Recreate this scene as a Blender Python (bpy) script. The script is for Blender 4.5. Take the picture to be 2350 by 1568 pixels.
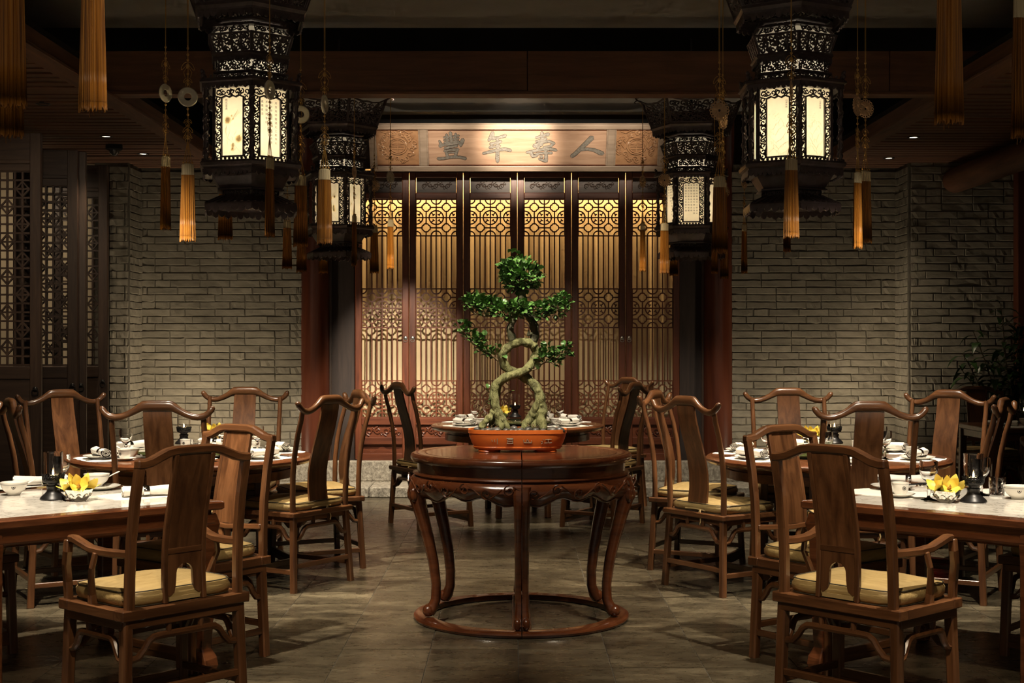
import bpy, bmesh, math, random
from mathutils import Vector, Matrix
R_ = random.Random(7)
PI = math.pi
for o in list(bpy.data.objects):
    bpy.data.objects.remove(o)
SC = bpy.context.scene
C = SC.collection

# ---------------------------------------------------------------- camera
EYE, FPX, CX0, CY0 = 1.45, 3200.0, 1177.0, 787.0
cam = bpy.data.cameras.new('camera')
cam.sensor_width = 36.0
cam.lens = FPX / 2350 * 36
cam.shift_x = (1175 - CX0) / 2350
cam.shift_y = (CY0 - 784) / 2350
cam.clip_start = 0.05
cam.clip_end = 100
camo = bpy.data.objects.new('camera', cam)
C.objects.link(camo)
camo.location = (0, 0, EYE)
camo.rotation_euler = (PI / 2, 0, 0)
SC.camera = camo

# ---------------------------------------------------------------- world, exposure
w = bpy.data.worlds.new('world')
SC.world = w
w.use_nodes = True
w.node_tree.nodes['Background'].inputs[0].default_value = (1.0, 0.80, 0.58, 1)
w.node_tree.nodes['Background'].inputs[1].default_value = 0.095
SC.view_settings.view_transform = 'Standard'
SC.view_settings.look = 'None'
SC.view_settings.gamma = 1
SC.view_settings.use_curve_mapping = False
SC.view_settings.exposure = 0.58
cy = SC.cycles
cy.max_bounces = 6
cy.diffuse_bounces = 2
cy.glossy_bounces = 2
cy.transmission_bounces = 6
cy.transparent_max_bounces = 4
cy.caustics_reflective = False
cy.caustics_refractive = False
cy.use_adaptive_sampling = True
cy.adaptive_threshold = 0.08
cy.adaptive_min_samples = 12
cy.light_sampling_threshold = 0.03

WARM = (1.0, 0.72, 0.44)
WHITE = (1.0, 0.80, 0.55)


def spot(loc, to, energy, ang=50, blend=0.6, col=WHITE, size=0.05):
    l = bpy.data.lights.new('ceiling_spot', 'SPOT')  # used for room lamps, floor uplights and added fill
    l.energy = energy
    l.spot_size = math.radians(ang)
    l.spot_blend = blend
    l.color = col
    l.shadow_soft_size = size
    o = bpy.data.objects.new('ceiling_spot', l)
    C.objects.link(o)
    o.location = loc
    d = Vector(to) - Vector(loc)
    o.rotation_euler = d.to_track_quat('-Z', 'Y').to_euler()
    return o


# downlights over the tables
TABLE = (1.0, 0.87, 0.68)
spot((-2.05, 5.1, 3.6), (-1.95, 6.15, 0.76), 520, 58, col=TABLE)
spot((2.05, 5.1, 3.6), (1.95, 6.15, 0.76), 450, 58, col=TABLE)
spot((-1.95, 7.9, 3.4), (-1.95, 8.6, 0.76), 470, 62, col=TABLE)
spot((1.95, 7.9, 3.4), (1.95, 8.6, 0.76), 470, 62, col=TABLE)
spot((0.0, 10.9, 3.6), (0.05, 11.8, 0.76), 330, 44, col=TABLE)
# light on the bonsai
spot((0.35, 6.3, 3.6), (0.02, 7.45, 1.35), 330, 30, col=TABLE)
spot((-0.9, 5.6, 3.6), (0.02, 7.45, 1.1), 230, 36, col=TABLE)
# floor pools
spot((-0.9, 8.3, 3.6), (-0.95, 8.4, 0), 220, 56)
spot((0.95, 8.3, 3.6), (1.05, 8.4, 0), 190, 56)
# the chair right of the left marble table
spot((-2.4, 4.7, 3.6), (-1.40, 6.68, 0.85), 330, 15, 0.8, TABLE)
# fill added from the camera side for the foreground armchair backs
spot((-0.3, 2.7, 3.65), (-1.25, 5.3, 0.85), 200, 30, 0.9)
spot((0.3, 2.7, 3.65), (1.25, 5.3, 0.85), 220, 30, 0.9)
# fill added to brighten the chairs at the middle table
spot((-0.7, 9.15, 3.55), (-0.78, 11.0, 0.8), 150, 26, 0.9)
spot((0.75, 9.15, 3.55), (0.83, 11.0, 0.8), 190, 26, 0.9)
# the name board, from fittings behind the big beam
spot((0.04, 12.0, 3.72), (0.04, 13.46, 3.44), 430, 36, 1.0, TABLE, 0.06)
for x_ in (-0.95, -0.48, 0.56, 1.03):
    spot((x_, 12.0, 3.72), (x_, 13.46, 3.44), 80, 36, 1.0, TABLE, 0.06)
# doors from the front
spot((-0.75, 9.95, 3.5), (-1.12, 13.75, 1.25), 950, 20, 0.6, TABLE)
spot((0.3, 9.95, 3.5), (0.2, 13.75, 0.8), 260, 32, 0.9)
# brick walls, from the floor
spot((-2.95, 12.75, 0.10), (-2.85, 13.7, 1.25), 60, 128, 1.0)
spot((3.00, 12.75, 0.10), (2.95, 13.7, 1.25), 46, 128, 1.0)
spot((-2.0, 12.75, 0.10), (-3.66, 13.5, 1.3), 50, 44, 0.9)  # this low pair is added to brighten the pier returns
spot((2.1, 12.75, 0.10), (3.77, 13.5, 1.3), 60, 44, 0.9)
# granite steps
spot((-0.9, 11.2, 3.6), (-1.2, 13.4, 0.1), 800, 40, 0.8, TABLE)
spot((1.0, 11.2, 3.6), (1.5, 13.4, 0.1), 240, 40, 0.8, TABLE)
# the room beyond the lattice screens
spot((-4.6, 11.6, 3.1), (-4.6, 13.3, 1.6), 38, 100, 1.0)
spot((-2.9, 8.6, 3.05), (-3.7, 11.0, 1.7), 55, 70, 1.0)  # fill added on the hall side of the screens

# ---------------------------------------------------------------- helpers
def px(x, y, Y):
    return Vector(((x - CX0) * Y / FPX, Y, EYE - (y - CY0) * Y / FPX))


def onz(x, y, z=0.0):
    Y = (EYE - z) * FPX / (y - CY0)
    return Vector(((x - CX0) * Y / FPX, Y, z))


class G:
    def __init__(self):
        self.v = []
        self.f = []

    def add(self, vs, fs):
        k = len(self.v)
        self.v += [Vector(p) for p in vs]
        self.f += [tuple(i + k for i in f) for f in fs]
        return self

    def box(self, c, s, rz=0.0):
        cx, cy, cz = c
        a, b, d = s[0] / 2, s[1] / 2, s[2] / 2
        ca, sa = math.cos(rz), math.sin(rz)
        vs = []
        for z in (-d, d):
            for x, y in ((-a, -b), (a, -b), (a, b), (-a, b)):
                vs.append((cx + x * ca - y * sa, cy + x * sa + y * ca, cz + z))
        return self.add(vs, [(3, 2, 1, 0), (4, 5, 6, 7), (0, 1, 5, 4), (1, 2, 6, 5), (2, 3, 7, 6), (3, 0, 4, 7)])

    def sweep(self, pts, sect, up=(0, 0, 1), closed=False, cap=True, scale=None):
        """cross-section sect [(a,b)] swept along pts; b runs along the fixed direction up where possible"""
        pts = [Vector(p) for p in pts]
        n, m = len(pts), len(sect)
        up = Vector(up)
        vs = []
        for i, p in enumerate(pts):
            if closed:
                t = pts[(i + 1) % n] - pts[i - 1]
            else:
                t = pts[min(i + 1, n - 1)] - pts[max(i - 1, 0)]
            if t.length < 1e-9:
                t = Vector((0, 0, 1))
            t.normalize()
            side = t.cross(up)
            if side.length < 1e-3:
                side = t.cross(Vector((0, 1, 0.01)))
            side.normalize()
            u2 = side.cross(t)
            k = 1.0
            if not closed and 0 < i < n - 1:
                a1 = (pts[i] - pts[i - 1])
                a2 = (pts[i + 1] - pts[i])
                if a1.length > 1e-9 and a2.length > 1e-9:
                    cs = max(-1, min(1, a1.normalized().dot(a2.normalized())))
                    k = min(1.5, 1 / max(0.6, math.cos(math.acos(cs) / 2)))
            sc = scale[i] if scale else (1, 1)
            if not isinstance(sc, tuple):
                sc = (sc, sc)
            for a, b in sect:
                vs.append(p + side * a * k * sc[0] + u2 * b * sc[1])
        fs = []
        for i in range(n if closed else n - 1):
            for j in range(m):
                a = i * m + j
                b = i * m + (j + 1) % m
                c = ((i + 1) % n) * m + (j + 1) % m
                d = ((i + 1) % n) * m + j
                fs.append((a, b, c, d))
        if cap and not closed:
            fs.append(tuple(reversed(range(m))))
            fs.append(tuple((n - 1) * m + j for j in range(m)))
        return self.add(vs, fs)

    def bar(self, pts, w, h, up=(0, 0, 1), closed=False, scale=None):
        return self.sweep(pts, [(-w / 2, -h / 2), (w / 2, -h / 2), (w / 2, h / 2), (-w / 2, h / 2)], up, closed, True, scale)

    def tube(self, pts, r, n=8, up=(0, 0, 1), closed=False, scale=None):
        if isinstance(r, (list, tuple)):
            scale = r
            r = 1.0
        sect = [(r * math.cos(2 * PI * j / n), r * math.sin(2 * PI * j / n)) for j in range(n)]
        return self.sweep(pts, sect, up, closed, True, scale)

    def lathe(self, prof, n=24, c=(0, 0, 0), a0=0.0, a1=2 * PI, sx=1.0, sy=1.0, wob=None):
        full = abs(a1 - a0 - 2 * PI) < 1e-6
        m = n if full else n + 1
        vs = []
        for i in range(m):
            t = a0 + (a1 - a0) * i / n
            for q, (r, z) in enumerate(prof):
                rr = r * (wob(t, q) if wob else 1.0)
                vs.append((c[0] + rr * math.cos(t) * sx, c[1] + rr * math.sin(t) * sy, c[2] + z))
        k = len(prof)
        fs = []
        for i in range(n):
            i2 = (i + 1) % m
            for q in range(k - 1):
                fs.append((i * k + q, i2 * k + q, i2 * k + q + 1, i * k + q + 1))
        return self.add(vs, fs)

    def disc(self, r, z, n=24, c=(0, 0), a0=0.0, flip=False, sx=1.0, sy=1.0):
        vs = [(c[0] + r * sx * math.cos(a0 + 2 * PI * i / n), c[1] + r * sy * math.sin(a0 + 2 * PI * i / n), z) for i in range(n)]
        f = tuple(range(n))
        return self.add(vs, [tuple(reversed(f)) if flip else f])

    def prism(self, poly, z0, z1, M=None):
        n = len(poly)
        vs = [Vector((x, y, z0)) for x, y in poly] + [Vector((x, y, z1)) for x, y in poly]
        if M is not None:
            vs = [M @ p for p in vs]
        fs = [tuple(reversed(range(n))), tuple(range(n, 2 * n))]
        for i in range(n):
            j = (i + 1) % n
            fs.append((i, j, n + j, n + i))
        return self.add(vs, fs)

    def ell(self, c, r, nu=10, nv=6, M=None):
        vs = [(0, 0, -1)]
        for j in range(1, nv):
            t = -PI / 2 + PI * j / nv
            for i in range(nu):
                u = 2 * PI * i / nu
                vs.append((math.cos(t) * math.cos(u), math.cos(t) * math.sin(u), math.sin(t)))
        vs.append((0, 0, 1))
        fs = []
        for i in range(nu):
            fs.append((0, 1 + (i + 1) % nu, 1 + i))
            fs.append((len(vs) - 1, len(vs) - 1 - nu + i, len(vs) - 1 - nu + (i + 1) % nu))
        for j in range(nv - 2):
            for i in range(nu):
                a = 1 + j * nu + i
                b = 1 + j * nu + (i + 1) % nu
                fs.append((a, b, b + nu, a + nu))
        out = []
        for p in vs:
            q = Vector((p[0] * r[0], p[1] * r[1], p[2] * r[2]))
            if M is not None:
                q = M @ q
            out.append(q + Vector(c))
        return self.add(out, fs)

    def grid(self, fn, nu, nv, closed_u=False):
        vs = []
        mu = nu if closed_u else nu + 1
        for i in range(mu):
            for j in range(nv + 1):
                vs.append(fn(i / nu, j / nv))
        fs = []
        for i in range(nu):
            i2 = (i + 1) % mu
            for j in range(nv):
                fs.append((i * (nv + 1) + j, i2 * (nv + 1) + j, i2 * (nv + 1) + j + 1, i * (nv + 1) + j + 1))
        return self.add(vs, fs)

    def xf(self, M):
        self.v = [M @ p for p in self.v]
        return self

    def merge(self, g, M=None):
        return self.add([M @ p for p in g.v] if M is not None else g.v, g.f)

    def mesh(self, name, mat, smooth=False, bevel=0.0, ang=38, fix=True, weld=False):
        me = bpy.data.meshes.new(name)
        me.from_pydata([tuple(p) for p in self.v], [], self.f)
        if fix or bevel:
            bm = bmesh.new()
            bm.from_mesh(me)
            if weld:
                bmesh.ops.remove_doubles(bm, verts=bm.verts, dist=1e-6)
            if fix:
                bmesh.ops.recalc_face_normals(bm, faces=bm.faces)
            if bevel:
                es = [e for e in bm.edges if len(e.link_faces) == 2 and e.calc_face_angle(0) > 0.6]
                bmesh.ops.bevel(bm, geom=es, offset=bevel, segments=1, profile=0.6, affect='EDGES', clamp_overlap=True)
            bm.to_mesh(me)
            bm.free()
        if smooth:
            me.polygons.foreach_set('use_smooth', [True] * len(me.polygons))
            me.set_sharp_from_angle(angle=math.radians(ang))
        if mat:
            me.materials.append(mat)
        me.update()
        return me

    def build(self, name, mat, parent=None, **k):
        return link(name, self.mesh(name, mat, **k), parent)


def link(name, data, parent=None, loc=None, rot=None):
    o = bpy.data.objects.new(name, data)
    C.objects.link(o)
    if parent is not None:
        o.parent = parent
    if loc is not None:
        o.location = loc
    if rot is not None:
        o.rotation_euler = rot
    return o


def tag(o, label=None, cat=None, group=None, kind=None):
    if label:
        o['label'] = label
    if cat:
        o['category'] = cat
    if group:
        o['group'] = group
    if kind:
        o['kind'] = kind
    return o


def thing(name, label, cat, loc=(0, 0, 0), rz=0.0, group=None):
    o = link(name, None, None, loc, (0, 0, rz))
    o.empty_display_size = 0.1
    return tag(o, label, cat, group)


def kids(o):
    return [x for x in C.objects if x.parent is o]


KID = {}


def copy_tree(root, loc=None, rz=None, label=None, group=None, parent=None):
    key = root.name
    if key not in KID:
        KID[key] = [(ch, list(ch.children)) for ch in root.children]
    r = root.copy()
    C.objects.link(r)
    if loc is not None:
        r.location = loc
    if rz is not None:
        r.rotation_euler = (0, 0, rz)
    if label:
        r['label'] = label
    if group:
        r['group'] = group
    for ch, gs in KID[key]:
        c = ch.copy()
        C.objects.link(c)
        c.parent = r
        for g in gs:
            d = g.copy()
            C.objects.link(d)
            d.parent = c
    return r


class Proto:
    """first use moves the thing itself, later uses copy it"""

    def __init__(self, root):
        self.root = root
        self.used = False

    def put(self, loc, rz, label, group=None):
        if not self.used:
            self.used = True
            KID[self.root.name] = [(ch, list(ch.children)) for ch in self.root.children]
            r = self.root
            r.location = loc
            r.rotation_euler = (0, 0, rz)
            r['label'] = label
            if group:
                r['group'] = group
            return r
        return copy_tree(self.root, loc, rz, label, group)


def spiral(c, r0, r1, a0, turns, n, ux, uz):
    """flat scroll in the plane of ux, uz"""
    out = []
    for i in range(n + 1):
        t = i / n
        r = r0 + (r1 - r0) * t
        a = a0 + 2 * PI * turns * t
        out.append(Vector(c) + ux * (r * math.cos(a)) + uz * (r * math.sin(a)))
    return out


# ---------------------------------------------------------------- materials
def newmat(name):
    m = bpy.data.materials.new(name)
    m.use_nodes = True
    nt = m.node_tree
    b = nt.nodes['Principled BSDF']
    return m, nt, b


def N(nt, typ, **k):
    n = nt.nodes.new(typ)
    for a, v in k.items():
        setattr(n, a, v)
    return n


def ramp(nt, cols, fac):
    r = N(nt, 'ShaderNodeValToRGB')
    e = r.color_ramp.elements
    while len(e) < len(cols):
        e.new(0.5)
    for i, (p, c) in enumerate(cols):
        e[i].position = p
        e[i].color = (*c, 1)
    nt.links.new(fac, r.inputs[0])
    return r.outputs[0]


def noise(nt, vec, scale, detail=4, rough=0.55, dist=0.0):
    n = N(nt, 'ShaderNodeTexNoise')
    n.inputs['Scale'].default_value = scale
    n.inputs['Detail'].default_value = detail
    n.inputs['Roughness'].default_value = rough
    n.inputs['Distortion'].default_value = dist
    nt.links.new(vec, n.inputs['Vector'])
    return n.outputs['Fac']


def mapping(nt, sc, kind='Object'):
    tc = N(nt, 'ShaderNodeTexCoord')
    mp = N(nt, 'ShaderNodeMapping')
    mp.inputs['Scale'].default_value = sc
    nt.links.new(tc.outputs[kind], mp.inputs['Vector'])
    return mp.outputs[0]


def randshift(nt, vec, k=7.0):
    oi = N(nt, 'ShaderNodeObjectInfo')
    mu = N(nt, 'ShaderNodeMath', operation='MULTIPLY')
    mu.inputs[1].default_value = k
    nt.links.new(oi.outputs['Random'], mu.inputs[0])
    ad = N(nt, 'ShaderNodeVectorMath', operation='ADD')
    nt.links.new(vec, ad.inputs[0])
    nt.links.new(mu.outputs[0], ad.inputs[1])
    return ad.outputs[0]


def tint(nt, col, lo, hi, hue=0.0):
    """value varies a little from object to object"""
    oi = N(nt, 'ShaderNodeObjectInfo')
    mr = N(nt, 'ShaderNodeMapRange')
    mr.inputs['To Min'].default_value = lo
    mr.inputs['To Max'].default_value = hi
    nt.links.new(oi.outputs['Random'], mr.inputs['Value'])
    hs = N(nt, 'ShaderNodeHueSaturation')
    nt.links.new(mr.outputs[0], hs.inputs['Value'])
    nt.links.new(col, hs.inputs['Color'])
    return hs.outputs[0]


def bump(nt, b, h, strength=0.3, dist=0.01):
    bp = N(nt, 'ShaderNodeBump')
    bp.inputs['Strength'].default_value = strength
    bp.inputs['Distance'].default_value = dist
    nt.links.new(h, bp.inputs['Height'])
    nt.links.new(bp.outputs[0], b.inputs['Normal'])


def plain(name, col, rough=0.5, metal=0.0, spec=0.5, emit=None, estr=0.0, coat=0.0, alpha=None, sss=0.0):
    m, nt, b = newmat(name)
    b.inputs['Base Color'].default_value = (*col, 1)
    b.inputs['Roughness'].default_value = rough
    b.inputs['Metallic'].default_value = metal
    b.inputs['Specular IOR Level'].default_value = spec
    b.inputs['Coat Weight'].default_value = coat
    if emit:
        b.inputs['Emission Color'].default_value = (*emit, 1)
        b.inputs['Emission Strength'].default_value = estr
    return m


def wood(name, dark, mid, light, sc, rough=0.38, coat=0.0, lo=0.9, hi=1.1, bmp=0.12):
    m, nt, b = newmat(name)
    v = randshift(nt, mapping(nt, sc), 5.0)
    f = noise(nt, v, 1.0, 7, 0.62, 0.6)
    col = ramp(nt, [(0.28, dark), (0.5, mid), (0.75, light)], f)
    col = tint(nt, col, lo, hi)
    nt.links.new(col, b.inputs['Base Color'])
    b.inputs['Roughness'].default_value = rough
    b.inputs['Coat Weight'].default_value = coat
    b.inputs['Coat Roughness'].default_value = 0.12
    bump(nt, b, f, bmp, 0.004)
    return m


def mottled(name, cols, scale, rough=0.8, sc=(1, 1, 1), bmp=0.4, bd=0.01, lo=1.0, hi=1.0, shift=True, detail=6, dist=0.0, kind='Object'):
    m, nt, b = newmat(name)
    v = mapping(nt, sc, kind)
    if shift:
        v = randshift(nt, v, 9.0)
    f = noise(nt, v, scale, detail, 0.6, dist)
    col = ramp(nt, cols, f)
    if lo != hi:
        col = tint(nt, col, lo, hi)
    nt.links.new(col, b.inputs['Base Color'])
    b.inputs['Roughness'].default_value = rough
    if bmp:
        bump(nt, b, f, bmp, bd)
    return m


M = {}
for ax, sc in (('x', (2.2, 26, 26)), ('y', (26, 2.2, 26)), ('z', (26, 26, 2.2))):
    M['chair_' + ax] = wood('chair_wood_' + ax, (0.046, 0.017, 0.007), (0.108, 0.044, 0.017), (0.19, 0.082, 0.033), sc, 0.30, 0.3, 0.75, 1.2)
    M['beam_' + ax] = wood('beam_timber_' + ax, (0.062, 0.026, 0.013), (0.125, 0.055, 0.028), (0.19, 0.085, 0.042), tuple(s * 0.55 for s in sc), 0.6, 0.0, 0.9, 1.1, 0.3)
    M['door_' + ax] = wood('door_rosewood_' + ax, (0.048, 0.0125, 0.006), (0.092, 0.025, 0.0105), (0.14, 0.042, 0.0175), sc, 0.36, 0.15, 0.85, 1.15)
    M['screen_' + ax] = wood('screen_dark_wood_' + ax, (0.022, 0.012, 0.008), (0.044, 0.0245, 0.016), (0.070, 0.042, 0.028), sc, 0.5, 0.0, 0.85, 1.15)
M['lacquer'] = wood('lacquered_wood', (0.055, 0.014, 0.005), (0.10, 0.028, 0.009), (0.145, 0.046, 0.015), (5, 5, 24), 0.24, 0.5, 1, 1)
M['lacquer_x'] = wood('lacquered_wood_top', (0.055, 0.014, 0.005), (0.095, 0.026, 0.009), (0.135, 0.042, 0.014), (3, 24, 24), 0.24, 0.5, 1, 1, 0.05)
M['tabwood'] = wood('table_edge_wood', (0.055, 0.017, 0.006), (0.115, 0.038, 0.014), (0.18, 0.066, 0.025), (4, 4, 30), 0.26, 0.4, 0.95, 1.05)
M['column'] = wood('column_red_wood', (0.045, 0.010, 0.005), (0.085, 0.021, 0.009), (0.12, 0.034, 0.014), (9, 9, 0.8), 0.33, 0.3, 1, 1)
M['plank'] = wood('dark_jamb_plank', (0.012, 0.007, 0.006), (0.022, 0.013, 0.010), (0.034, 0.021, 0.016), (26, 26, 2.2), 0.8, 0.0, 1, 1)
M['plaque'] = wood('plaque_wood', (0.27, 0.16, 0.105), (0.37, 0.23, 0.155), (0.47, 0.31, 0.215), (2.0, 20, 20), 0.30, 0.1, 1, 1)
M['plaque_frame'] = wood('plaque_frame_wood', (0.22, 0.16, 0.12), (0.31, 0.23, 0.17), (0.40, 0.30, 0.23), (2.0, 26, 26), 0.34, 0.1, 1, 1)
M['carved'] = wood('carved_panel_wood', (0.26, 0.13, 0.065), (0.38, 0.20, 0.10), (0.48, 0.27, 0.14), (9, 9, 9), 0.3, 0.3, 1, 1)
M['char'] = mottled('carved_letter_grey', [(0.3, (0.10, 0.085, 0.07)), (0.7, (0.22, 0.195, 0.165))], 60, 0.7, bmp=0.6)
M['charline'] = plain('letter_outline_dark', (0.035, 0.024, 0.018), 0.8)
M['cushion'] = mottled('gold_silk', [(0.3, (0.33, 0.225, 0.088)), (0.7, (0.46, 0.33, 0.14))], 9, 0.42, (1, 5, 5), 0.35, 0.012, 0.85, 1.08)
M['piping'] = plain('cushion_piping', (0.035, 0.028, 0.015), 0.7)
M['tie'] = plain('cushion_tie_cord', (0.42, 0.30, 0.13), 0.6)
M['brick'] = mottled('grey_brick', [(0.25, (0.135, 0.122, 0.095)), (0.5, (0.20, 0.182, 0.142)), (0.8, (0.25, 0.228, 0.178))], 7, 0.92, (1, 1, 2.5), 0.5, 0.01, 0.84, 1.08)
M['mortar'] = mottled('brick_mortar', [(0.3, (0.075, 0.067, 0.052)), (0.7, (0.11, 0.098, 0.077))], 30, 0.95)
M['stone'] = mottled('granite_step', [(0.3, (0.17, 0.150, 0.118)), (0.55, (0.37, 0.33, 0.265)), (0.75, (0.58, 0.53, 0.43))], 34, 0.85, (1, 1, 0.7), 0.9, 0.02)
M['plaster'] = mottled('ceiling_plaster', [(0.3, (0.22, 0.217, 0.208)), (0.7, (0.26, 0.255, 0.243))], 3, 0.95, bmp=0.05)
M['black'] = plain('matte_black', (0.006, 0.007, 0.007), 0.9)
M['cream_wall'] = mottled('cream_plaster_wall', [(0.3, (0.45, 0.37, 0.26)), (0.7, (0.52, 0.44, 0.31))], 3, 0.9, bmp=0.05)
M['lantern'] = wood('lantern_blackwood', (0.042, 0.030, 0.029), (0.078, 0.056, 0.055), (0.12, 0.088, 0.086), (18, 18, 18), 0.38, 0.15, 1, 1, 0.2)
M['ironblack'] = plain('black_iron', (0.012, 0.011, 0.011), 0.38, 0.3)
M['silver'] = plain('polished_silver', (0.86, 0.84, 0.80), 0.12, 1.0)
M['brass'] = plain('dull_ring_metal', (0.45, 0.42, 0.38), 0.3, 1.0)
M['porcelain'] = plain('white_porcelain', (0.82, 0.79, 0.72), 0.12, 0, 0.5, coat=0.3)
M['napkin'] = mottled('white_napkin_linen', [(0.3, (0.74, 0.70, 0.63)), (0.7, (0.84, 0.80, 0.73))], 14, 0.85, bmp=0.25, bd=0.01)
M['wax'] = plain('candle_wax', (0.85, 0.80, 0.68), 0.5)
M['flame'] = plain('candle_flame', (1, 0.7, 0.3), 0.5, emit=(1.0, 0.62, 0.25), estr=28)
M['lamp_lens'] = plain('downlight_lens', (1, 0.9, 0.7), 0.5, emit=(1.0, 0.83, 0.6), estr=7)
M['bulb'] = plain('lantern_bulb', (1, 0.9, 0.7), 0.5, emit=(1.0, 0.85, 0.6), estr=40)
M['petal'] = mottled('orchid_petal', [(0.3, (0.86, 0.60, 0.06)), (0.6, (0.92, 0.74, 0.14)), (0.8, (0.93, 0.80, 0.26))], 22, 0.5, bmp=0.15)
M['lip'] = mottled('orchid_lip', [(0.42, (0.30, 0.02, 0.012)), (0.55, (0.85, 0.55, 0.20))], 70, 0.5, bmp=0)
M['greenleaf'] = mottled('orchid_green', [(0.3, (0.05, 0.11, 0.02)), (0.7, (0.12, 0.22, 0.05))], 12, 0.5, bmp=0.1)
M['leaf'] = mottled('bonsai_leaf', [(0.3, (0.055, 0.135, 0.030)), (0.7, (0.115, 0.235, 0.058))], 6, 0.28, bmp=0.1, lo=0.7, hi=1.35)
M['twig'] = mottled('bonsai_twig', [(0.3, (0.11, 0.08, 0.04)), (0.7, (0.19, 0.14, 0.07))], 30, 0.8)
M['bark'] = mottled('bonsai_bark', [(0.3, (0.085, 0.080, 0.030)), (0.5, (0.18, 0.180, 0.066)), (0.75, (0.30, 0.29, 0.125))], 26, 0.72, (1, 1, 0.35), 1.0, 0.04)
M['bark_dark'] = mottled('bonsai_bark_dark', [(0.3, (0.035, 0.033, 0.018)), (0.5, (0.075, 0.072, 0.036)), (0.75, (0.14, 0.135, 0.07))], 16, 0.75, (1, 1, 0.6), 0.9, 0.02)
M['root'] = mottled('bonsai_root_fibre', [(0.3, (0.11, 0.07, 0.03)), (0.7, (0.30, 0.20, 0.10))], 70, 0.9, bmp=1.0, bd=0.02)
M['pot'] = mottled('orange_glazed_pot', [(0.3, (0.46, 0.095, 0.014)), (0.7, (0.56, 0.13, 0.022))], 8, 0.32, bmp=0.05)
M['potmark'] = plain('pot_letter', (0.40, 0.29, 0.19), 0.5)
M['potmark_d'] = plain('pot_letter_groove', (0.10, 0.022, 0.008), 0.6)
M['pebble'] = mottled('grey_pebble', [(0.3, (0.045, 0.042, 0.038)), (0.7, (0.13, 0.12, 0.105))], 25, 0.28, bmp=0.1, lo=0.4, hi=1.25)
M['soil'] = mottled('pot_soil', [(0.3, (0.04, 0.03, 0.02)), (0.7, (0.09, 0.065, 0.04))], 60, 0.95)
M['plant'] = mottled('plant_leaf_dark', [(0.3, (0.018, 0.050, 0.010)), (0.7, (0.040, 0.095, 0.020))], 5, 0.36, bmp=0.1, lo=0.7, hi=1.3)
M['tassel'] = mottled('tassel_silk', [(0.32, (0.13, 0.042, 0.005)), (0.5, (0.40, 0.155, 0.018)), (0.68, (0.62, 0.27, 0.035))], 1.0, 0.45, (230, 230, 1.5), 0.6, 0.004, 0.75, 1.2)
M['cord'] = plain('golden_cord', (0.52, 0.30, 0.075), 0.5)
M['cap'] = plain('tassel_woven_cap', (0.66, 0.55, 0.34), 0.6)
M['jade'] = mottled('pale_jade', [(0.3, (0.62, 0.57, 0.42)), (0.7, (0.82, 0.77, 0.60))], 20, 0.25, bmp=0)
M['amberdisc'] = mottled('carved_bone_disc', [(0.3, (0.55, 0.34, 0.18)), (0.7, (0.72, 0.48, 0.27))], 25, 0.4, bmp=0.1)
M['greenglass'] = plain('green_glass_turntable', (0.055, 0.065, 0.022), 0.06, 0, 0.6, coat=0.5)
M['redglaze'] = plain('red_glaze', (0.22, 0.012, 0.010), 0.25)
M['ink'] = plain('ink_brush', (0.02, 0.017, 0.014), 0.8)
M['camdome'] = plain('camera_dome', (0.05, 0.05, 0.05), 0.08, coat=1.0)


def m_trans(name, col, mixd=0.45, rough=0.6):
    m = bpy.data.materials.new(name)
    m.use_nodes = True
    nt = m.node_tree
    nt.nodes.clear()
    out = N(nt, 'ShaderNodeOutputMaterial')
    d = N(nt, 'ShaderNodeBsdfDiffuse')
    t = N(nt, 'ShaderNodeBsdfTranslucent')
    mx = N(nt, 'ShaderNodeMixShader')
    v = mapping(nt, (1, 1, 1))
    c = ramp(nt, [(0.3, tuple(x * 0.93 for x in col)), (0.7, col)], noise(nt, v, 18, 4))
    nt.links.new(c, d.inputs['Color'])
    nt.links.new(c, t.inputs['Color'])
    mx.inputs[0].default_value = 1 - mixd
    nt.links.new(d.outputs[0], mx.inputs[1])
    nt.links.new(t.outputs[0], mx.inputs[2])
    nt.links.new(mx.outputs[0], out.inputs[0])
    return m


M['paper'] = m_trans('lantern_paper', (0.94, 0.89, 0.77), 0.25)
M['paint_orange'] = m_trans('paint_orange_wash', (0.97, 0.88, 0.70), 0.2)
M['paint_green'] = m_trans('paint_green_wash', (0.82, 0.79, 0.64), 0.2)
M['curtain'] = m_trans('cream_curtain', (0.62, 0.50, 0.32), 0.8)


def m_glass(name, col=(1, 1, 1), rough=0.0, ior=1.45):
    m, nt, b = newmat(name)
    b.inputs['Base Color'].default_value = (*col, 1)
    b.inputs['Transmission Weight'].default_value = 1.0
    b.inputs['Roughness'].default_value = rough
    b.inputs['IOR'].default_value = ior
    return m


M['glass'] = m_glass('clear_glass')


def m_marble():
    m, nt, b = newmat('white_marble')
    v = mapping(nt, (1.2, 3.4, 1))
    f = noise(nt, v, 2.2, 9, 0.62, 1.6)
    f2 = noise(nt, v, 9, 6, 0.6, 0.8)
    c1 = ramp(nt, [(0.36, (0.78, 0.74, 0.67)), (0.475, (0.74, 0.70, 0.63)), (0.492, (0.30, 0.28, 0.25)), (0.512, (0.74, 0.70, 0.63)), (0.8, (0.80, 0.76, 0.69))], f)
    c2 = ramp(nt, [(0.3, (0.88, 0.88, 0.87)), (0.55, (1, 1, 1))], f2)
    mx = N(nt, 'ShaderNodeMix', data_type='RGBA', blend_type='MULTIPLY')
    mx.inputs[0].default_value = 1
    nt.links.new(c1, mx.inputs[6])
    nt.links.new(c2, mx.inputs[7])
    nt.links.new(mx.outputs[2], b.inputs['Base Color'])
    b.inputs['Roughness'].default_value = 0.09
    return m


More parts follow.
